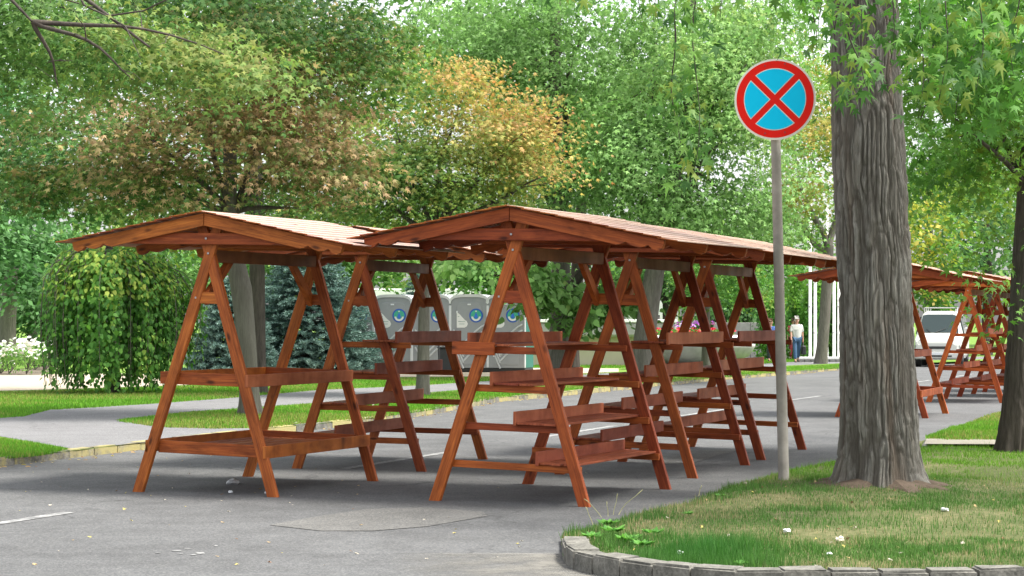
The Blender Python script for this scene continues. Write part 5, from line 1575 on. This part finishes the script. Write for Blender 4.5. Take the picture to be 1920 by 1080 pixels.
person('woman in a blue top half hidden behind the sign pole', gp(1445, 79), R(10), 1.62, .1, ((.02, 0), (.02, 0)), (.05, .12, .36), (.03, .03, .04), (.10, .05, .02), forearm=(1, 1), long_hair=True)
person('person in a pink red top hidden behind the white shirted man', gp(1487, 84), R(0), 1.66, .1, ((.02, 0), (.02, 0)), (.62, .12, .14), (.35, .05, .07), (.08, .05, .03))
person('person in a white t-shirt and pale shorts walking behind the stalls', gp(1284, 66), R(-60), 1.74, .26, ((-.08, 0), (.10, 0)), (.55, .58, .64), (.42, .44, .46), (.03, .02, .015), shorts=True, shoe=(.6, .2, .2))
person('dark haired person in a black sleeveless top seen from behind', gp(1233, 70), R(175), 1.68, .1, ((.03, 0), (.03, 0)), (.02, .025, .03), (.04, .05, .06), (.015, .012, .01), sleeve=.1)

# ------------------------------------------------------------------ white van
def van():
    Yv = 72.0
    t = thing('parked_van', 'white van with a roof rack parked behind the ladder shelved stall', 'van', gpt(1758, Yv, 0), R(-16))
    paintv = plain('white_car_paint', (.62, .62, .58), .25); glass = plain('car_glass', (.02, .035, .035), .05)
    trim = plain('dark_trim', (.03, .03, .03), .5); chrome = plain('headlight_glass', (.5, .52, .55), .12)
    # stations along the length (front at y=0): (y, half width low, half width high, z bottom, z belt, z top, half width roof)
    st = [(0.0, .70, .66, .34, .80, .86, .60), (.06, .80, .77, .28, .88, 1.00, .72), (.30, .84, .82, .26, .98, 1.10, .76), (.62, .85, .83, .26, 1.06, 1.22, .74), (1.05, .85, .84, .26, 1.10, 1.72, .66), (1.35, .85, .84, .26, 1.10, 1.93, .64), (2.2, .85, .84, .26, 1.10, 2.0, .66), (3.4, .85, .84, .26, 1.10, 1.99, .66), (4.35, .85, .84, .28, 1.10, 1.93, .64), (4.5, .80, .80, .34, 1.08, 1.70, .60)]
    V, F = [], []
    for y, wl, wb, z0, zb, zt, wt in st:
        V += [(-wl * .92, y, z0), (-wl, y, z0 + .15), (-wb, y, zb), (-wt, y, zt - .08), (-wt + .12, y, zt), (wt - .12, y, zt), (wt, y, zt - .08), (wb, y, zb), (wl, y, z0 + .15), (wl * .92, y, z0)]
    n = 10
    for i in range(len(st) - 1):
        for k in range(n): k2 = (k + 1) % n; F.append((i * n + k, i * n + k2, (i + 1) * n + k2, (i + 1) * n + k))
    bm = bmesh.new(); vs = [bm.verts.new(v) for v in V]
    for f in F: bm.faces.new([vs[i] for i in f])
    bm.faces.new(vs[:n][::-1]); bm.faces.new(vs[-n:])
    bmesh.ops.recalc_face_normals(bm, faces=bm.faces)
    bo = link('body', bm_mesh('body', bm, paintv, False), t)
    mb = bo.modifiers.new('Bevel', 'BEVEL'); mb.width = .03; mb.segments = 2; mb.limit_method = 'ANGLE'; mb.angle_limit = R(20)
    def panel(name, pts, mat, d=.012, parent=t):
        a = Vector(pts[0]); nrm = (Vector(pts[1]) - a).cross(Vector(pts[2]) - a).normalized()
        bm = bmesh.new()
        v0 = [bm.verts.new(Vector(p) + nrm * d) for p in pts]; v1 = [bm.verts.new(Vector(p) - nrm * .02) for p in pts]
        bm.faces.new(v0)
        for i in range(len(pts)): bm.faces.new((v0[i], v1[i], v1[(i + 1) % len(pts)], v0[(i + 1) % len(pts)]))
        return link(name, bm_mesh(name, bm, mat), parent)
    ws = panel('windscreen', [(-.70, .60, 1.22), (.70, .60, 1.22), (.60, 1.10, 1.82), (.45, 1.13, 1.86), (-.45, 1.13, 1.86), (-.60, 1.10, 1.82)], glass, .02)
    for s in (-1, 1):
        link('wiper', tubes_mesh('wiper', [([(s * .1 - .2, .57, 1.24), (s * .35 - .1, .66, 1.38)], [.012, .008])], trim, 6), ws)
        panel('headlight', [(s * .78, .055, .78), (s * .42, .015, .66), (s * .46, .015, .60), (s * .80, .06, .62)][::(1 if s < 0 else -1)], chrome, .02)
        for y0, y1 in ((1.15, 1.95), (2.05, 3.1), (3.2, 4.2)):
            q = [(s * .842, y0, 1.16), (s * .842, y1, 1.16), (s * .70, y1, 1.78), (s * .70, y0 + (.12 if y0 < 1.5 else 0), 1.78)]
            panel('side_window', q[::(1 if s > 0 else -1)], glass, .02)
        mr = link('mirror', bm_mesh('mirror', box(s * .96 - .08, s * .96 + .08, .82, .90, 1.18, 1.40, (0, 0, 1), .02), paintv), t)
        for yy in (.75, 3.6):
            wv = thing('wheel', None, None, (s * .74, yy, .31)); wv.parent = t
            V_, F_ = lathe([(.19, -.11), (.30, -.11), (.325, -.07), (.325, .07), (.30, .11), (.19, .11)], 24)
            o = link('tyre', npmesh('tyre', V_, F_, blackm), wv, None, (0, R(90), 0))
            V_, F_ = lathe([(.0, .09), (.1, .10), (.19, .06), (.2, -.09), (.0, -.09)], 16)
            link('rim', npmesh('rim', V_, F_, grey_m), wv, None, (0, R(90), 0))
    link('bumper', bm_mesh('bumper', box(-.82, .82, -.06, .10, .30, .52, (1, 0, 0), .04), paintv), t)
    link('grille', bm_mesh('grille', box(-.32, .32, -.018, .04, .64, .74, (1, 0, 0), .01), trim), t)
    link('lower_grille', bm_mesh('lower_grille', box(-.5, .5, -.066, -.04, .36, .42, (1, 0, 0), .005), trim), t)
    link('number_plate', bm_mesh('number_plate', box(-.24, .24, -.075, -.061, .43, .52, (1, 0, 0), .003), wplast), t)
    link('bonnet_seam', bm_mesh('bonnet_seam', box(-.66, .66, .05, .20, .935, .95, (1, 0, 0), 0), trim), t)
    rk = []
    for s in (-.55, .55): rk.append(([(s, 1.3, 2.12), (s, 4.1, 2.12)], [.015, .015]))
    for y in (1.3, 2.2, 3.1, 4.1):
        rk.append(([(-.55, y, 2.12), (.55, y, 2.12)], [.012, .012]))
        for s in (-.55, .55): rk.append(([(s, y, 1.95), (s, y, 2.12)], [.012, .012]))
    link('roof_rack', tubes_mesh('roof_rack', rk, grey_m, 6), t)
van()

# ------------------------------------------------------------------ litter, fallen leaves, weeds
def crumple(name, px, py, r, label, mat, seed, cat='litter', group=None, z=0):
    x, y = at(px, py, z)
    bm = bmesh.new(); bmesh.ops.create_icosphere(bm, subdivisions=2, radius=r)
    rr = np.random.default_rng(seed)
    for v in bm.verts:
        v.co *= rr.uniform(.55, 1.25); v.co.z = max(v.co.z * .7, -r * .3) + r * .3
    o = link(name, bm_mesh(name, bm, mat), None, (x, y, z + gz(y)))
    return tag(o, label, cat, group)
bagm = plain('pale_plastic_film', (.42, .43, .44), .35)
crumple('plastic_bag_scrap', 437, 908, .055, 'crumpled translucent plastic bag lying under the front left stall', bagm, 1)
crumple('paper_scrap', 432, 924, .022, 'small white scrap in front of the crumpled plastic bag', wplast, 2)
crumple('paper_scrap', 500, 925, .022, 'white scrap beside the front left stall\'s right leg', wplast, 3)
dl = [plain('dry_leaf_tan', (.42, .30, .14), .8), plain('dry_leaf_brown', (.22, .11, .05), .8), plain('dry_leaf_yellow', (.50, .42, .12), .8), plain('dry_leaf_pale', (.55, .5, .4), .8)]
def leaf_me(mat):
    V = NL_V.copy(); V[:, 2] = .15 * rng.random(len(V)) + .1 * V[:, 0] ** 2 * 3
    V = V + rng.normal(size=V.shape) * .05
    me = npmesh('fallen_leaf', V, NL_F, mat); return me
dms = [leaf_me(m) for m in dl for _ in range(2)]
pts = [(rng.uniform(0, 1300), rng.uniform(870, 1065)) for _ in range(60)] + [(rng.uniform(0, 700), rng.uniform(850, 960)) for _ in range(32)]
for i, (px, py) in enumerate(pts):
    x, y = at(px, py)
    if bool(inside(np.array([x]), np.array([y]), V1)[0]) or bool(inside(np.array([x]), np.array([y]), KERB + [(500, 120), (-500, 880), (-500, 10)])[0]): continue
    o = link('fallen_leaf', dms[rng.integers(0, 8)], None, (x, y, .004), (rng.normal() * .2, rng.normal() * .2, rng.random() * 6))
    s = rng.uniform(.018, .045); o.scale = (s, s, s)
    tag(o, 'small dry fallen leaf lying on the grey asphalt', 'leaf', 'dry leaves on the asphalt')
for i in range(58):
    px, py = rng.uniform(1150, 1915), rng.uniform(900, 1062)
    x, y = at(px, py, .1)
    if not bool(inside(np.array([x]), np.array([y]), V1)[0]): continue
    o = link('fallen_leaf', dms[rng.integers(0, 8)], None, (x, y, float(verge_z(np.array([x]), np.array([y]), V1)[0]) + .015), (rng.normal() * .4, rng.normal() * .4, rng.random() * 6))
    s = rng.uniform(.02, .05); o.scale = (s, s, s)
    tag(o, 'dry fallen leaf in the grass of the near verge', 'leaf', 'dry leaves in the verge grass')
for i in range(40):
    px, py = rng.uniform(320, 1000), 0
    x, y = at(px, rng.uniform(745, 800), .1)
    if not bool(inside(np.array([x]), np.array([y]), LAWNS[1])[0]): continue
    o = link('fallen_leaf', dms[rng.integers(0, 8)], None, (x, y, gz(y) + .10), (rng.normal() * .5, rng.normal() * .5, rng.random() * 6))
    s = rng.uniform(.05, .10); o.scale = (s, s, s)
    tag(o, 'brown fallen leaf on the grass strip by the yellow kerb', 'leaf', 'brown leaves on the grass strip')
for i, (px, py, r, lb) in enumerate(((1475, 998, .028, 'white mushroom like lump in the middle of the near verge'), (1575, 1013, .03, 'pair forming white lump in the grass below the big trunk'), (1772, 958, .03, 'pale lump in the grass right of the trunk base'), (1398, 908, .02, 'small pale scrap on the verge near the sign pole'), (1275, 1038, .022, 'white pebble behind the kerb stones at the left of the verge'), (1668, 1052, .016, 'tiny white pebble near the front kerb'), (1555, 1040, .018, 'white scrap in the grass near the front kerb'), (1805, 1020, .018, 'small white scrap at the right of the near verge'))):
    crumple('pale_lump', px, py, r, lb, dl[3] if i % 2 else wplast, 20 + i, 'pebble', z=.095)
# drift of dry leaf crumbs in the gutter of the far kerb
nn_ = 900
KP = resample(KERB, .05)
ii = rng.integers(0, len(KP) - 1, nn_)
P = np.array([(KP[i].x, KP[i].y, gz(KP[i].y) + .006) for i in ii]) + np.stack([rng.normal(size=nn_) * .1, -np.abs(rng.normal(size=nn_)) * .22 - .02, np.zeros(nn_)], 1)
o = leaves('leaf_drift', P, rng.normal(size=(nn_, 3)) * .3 + np.array([0, 0, 1]), rng.normal(size=(nn_, 3)), rng.uniform(.03, .07, nn_), pal([(.14, .08, .04), (.30, .2, .09), (.36, .32, .1)], rng.random(nn_)), 'heart', leafm)
tag(o, 'thin drift of dry brown leaf crumbs along the gutter of the yellow kerb', 'leaf litter', kind='stuff')
# broad leaved weeds at the tip of the verge, seed stalks at its edge
wc = G_((.05, .15, .03), (.08, .22, .035), (.12, .28, .05))
for i, (px, py, s) in enumerate(((1112, 1003, .12), (1150, 998, .14), (1178, 1012, .14), (1205, 1020, .12), (1085, 1010, .08), (1140, 985, .12), (1225, 1000, .12), (1390, 1055, .08), (1290, 965, .07), (1350, 930, .07))):
    x, y = at(px, py, .1); n = 24
    z = float(verge_z(np.array([x]), np.array([y]), V1)[0])
    an = rng.random(n) * 2 * np.pi; hr = np.stack([np.cos(an), np.sin(an), np.full(n, .45)], 1)
    P = np.array([[x, y, z + .02]]) + hr * s * .4
    Nn = np.stack([-np.cos(an) * .5, -np.sin(an) * .5, np.ones(n)], 1) + rng.normal(size=(n, 3)) * .2
    o = leaves('weed_plant', P, Nn, hr, np.full(n, s * .6) * rng.uniform(.7, 1.1, n), pal(wc, rng.random(n)), 'oval', leafm)
    tag(o, 'low rosette weed with broad green leaves at the kerb end of the near verge', 'weed', 'broad leaved weeds at the tip of the near verge')
for i, (x0, y0, x1, y1) in enumerate(((1160, 965, 1205, 918), (1150, 965, 1158, 925), (1128, 970, 1095, 935), (1140, 968, 1138, 940), (1112, 985, 1098, 950), (1310, 930, 1316, 910))):
    a = at(x0, y0, .08); z = .08
    b = PP(x1, y1, a[1]); 
    p = wob_path((a[0], a[1], z), b, 6, .05, .08)
    o = link('grass_stalk', tubes_mesh('grass_stalk', [(p, [.003, .003, .0028, .0025, .0022, .004, .002])], plain('straw', (.35, .34, .18), .8), 5))
    tag(o, 'thin dry seed stalk standing at the left edge of the near verge', 'grass stalk', 'seed stalks at the verge edge')
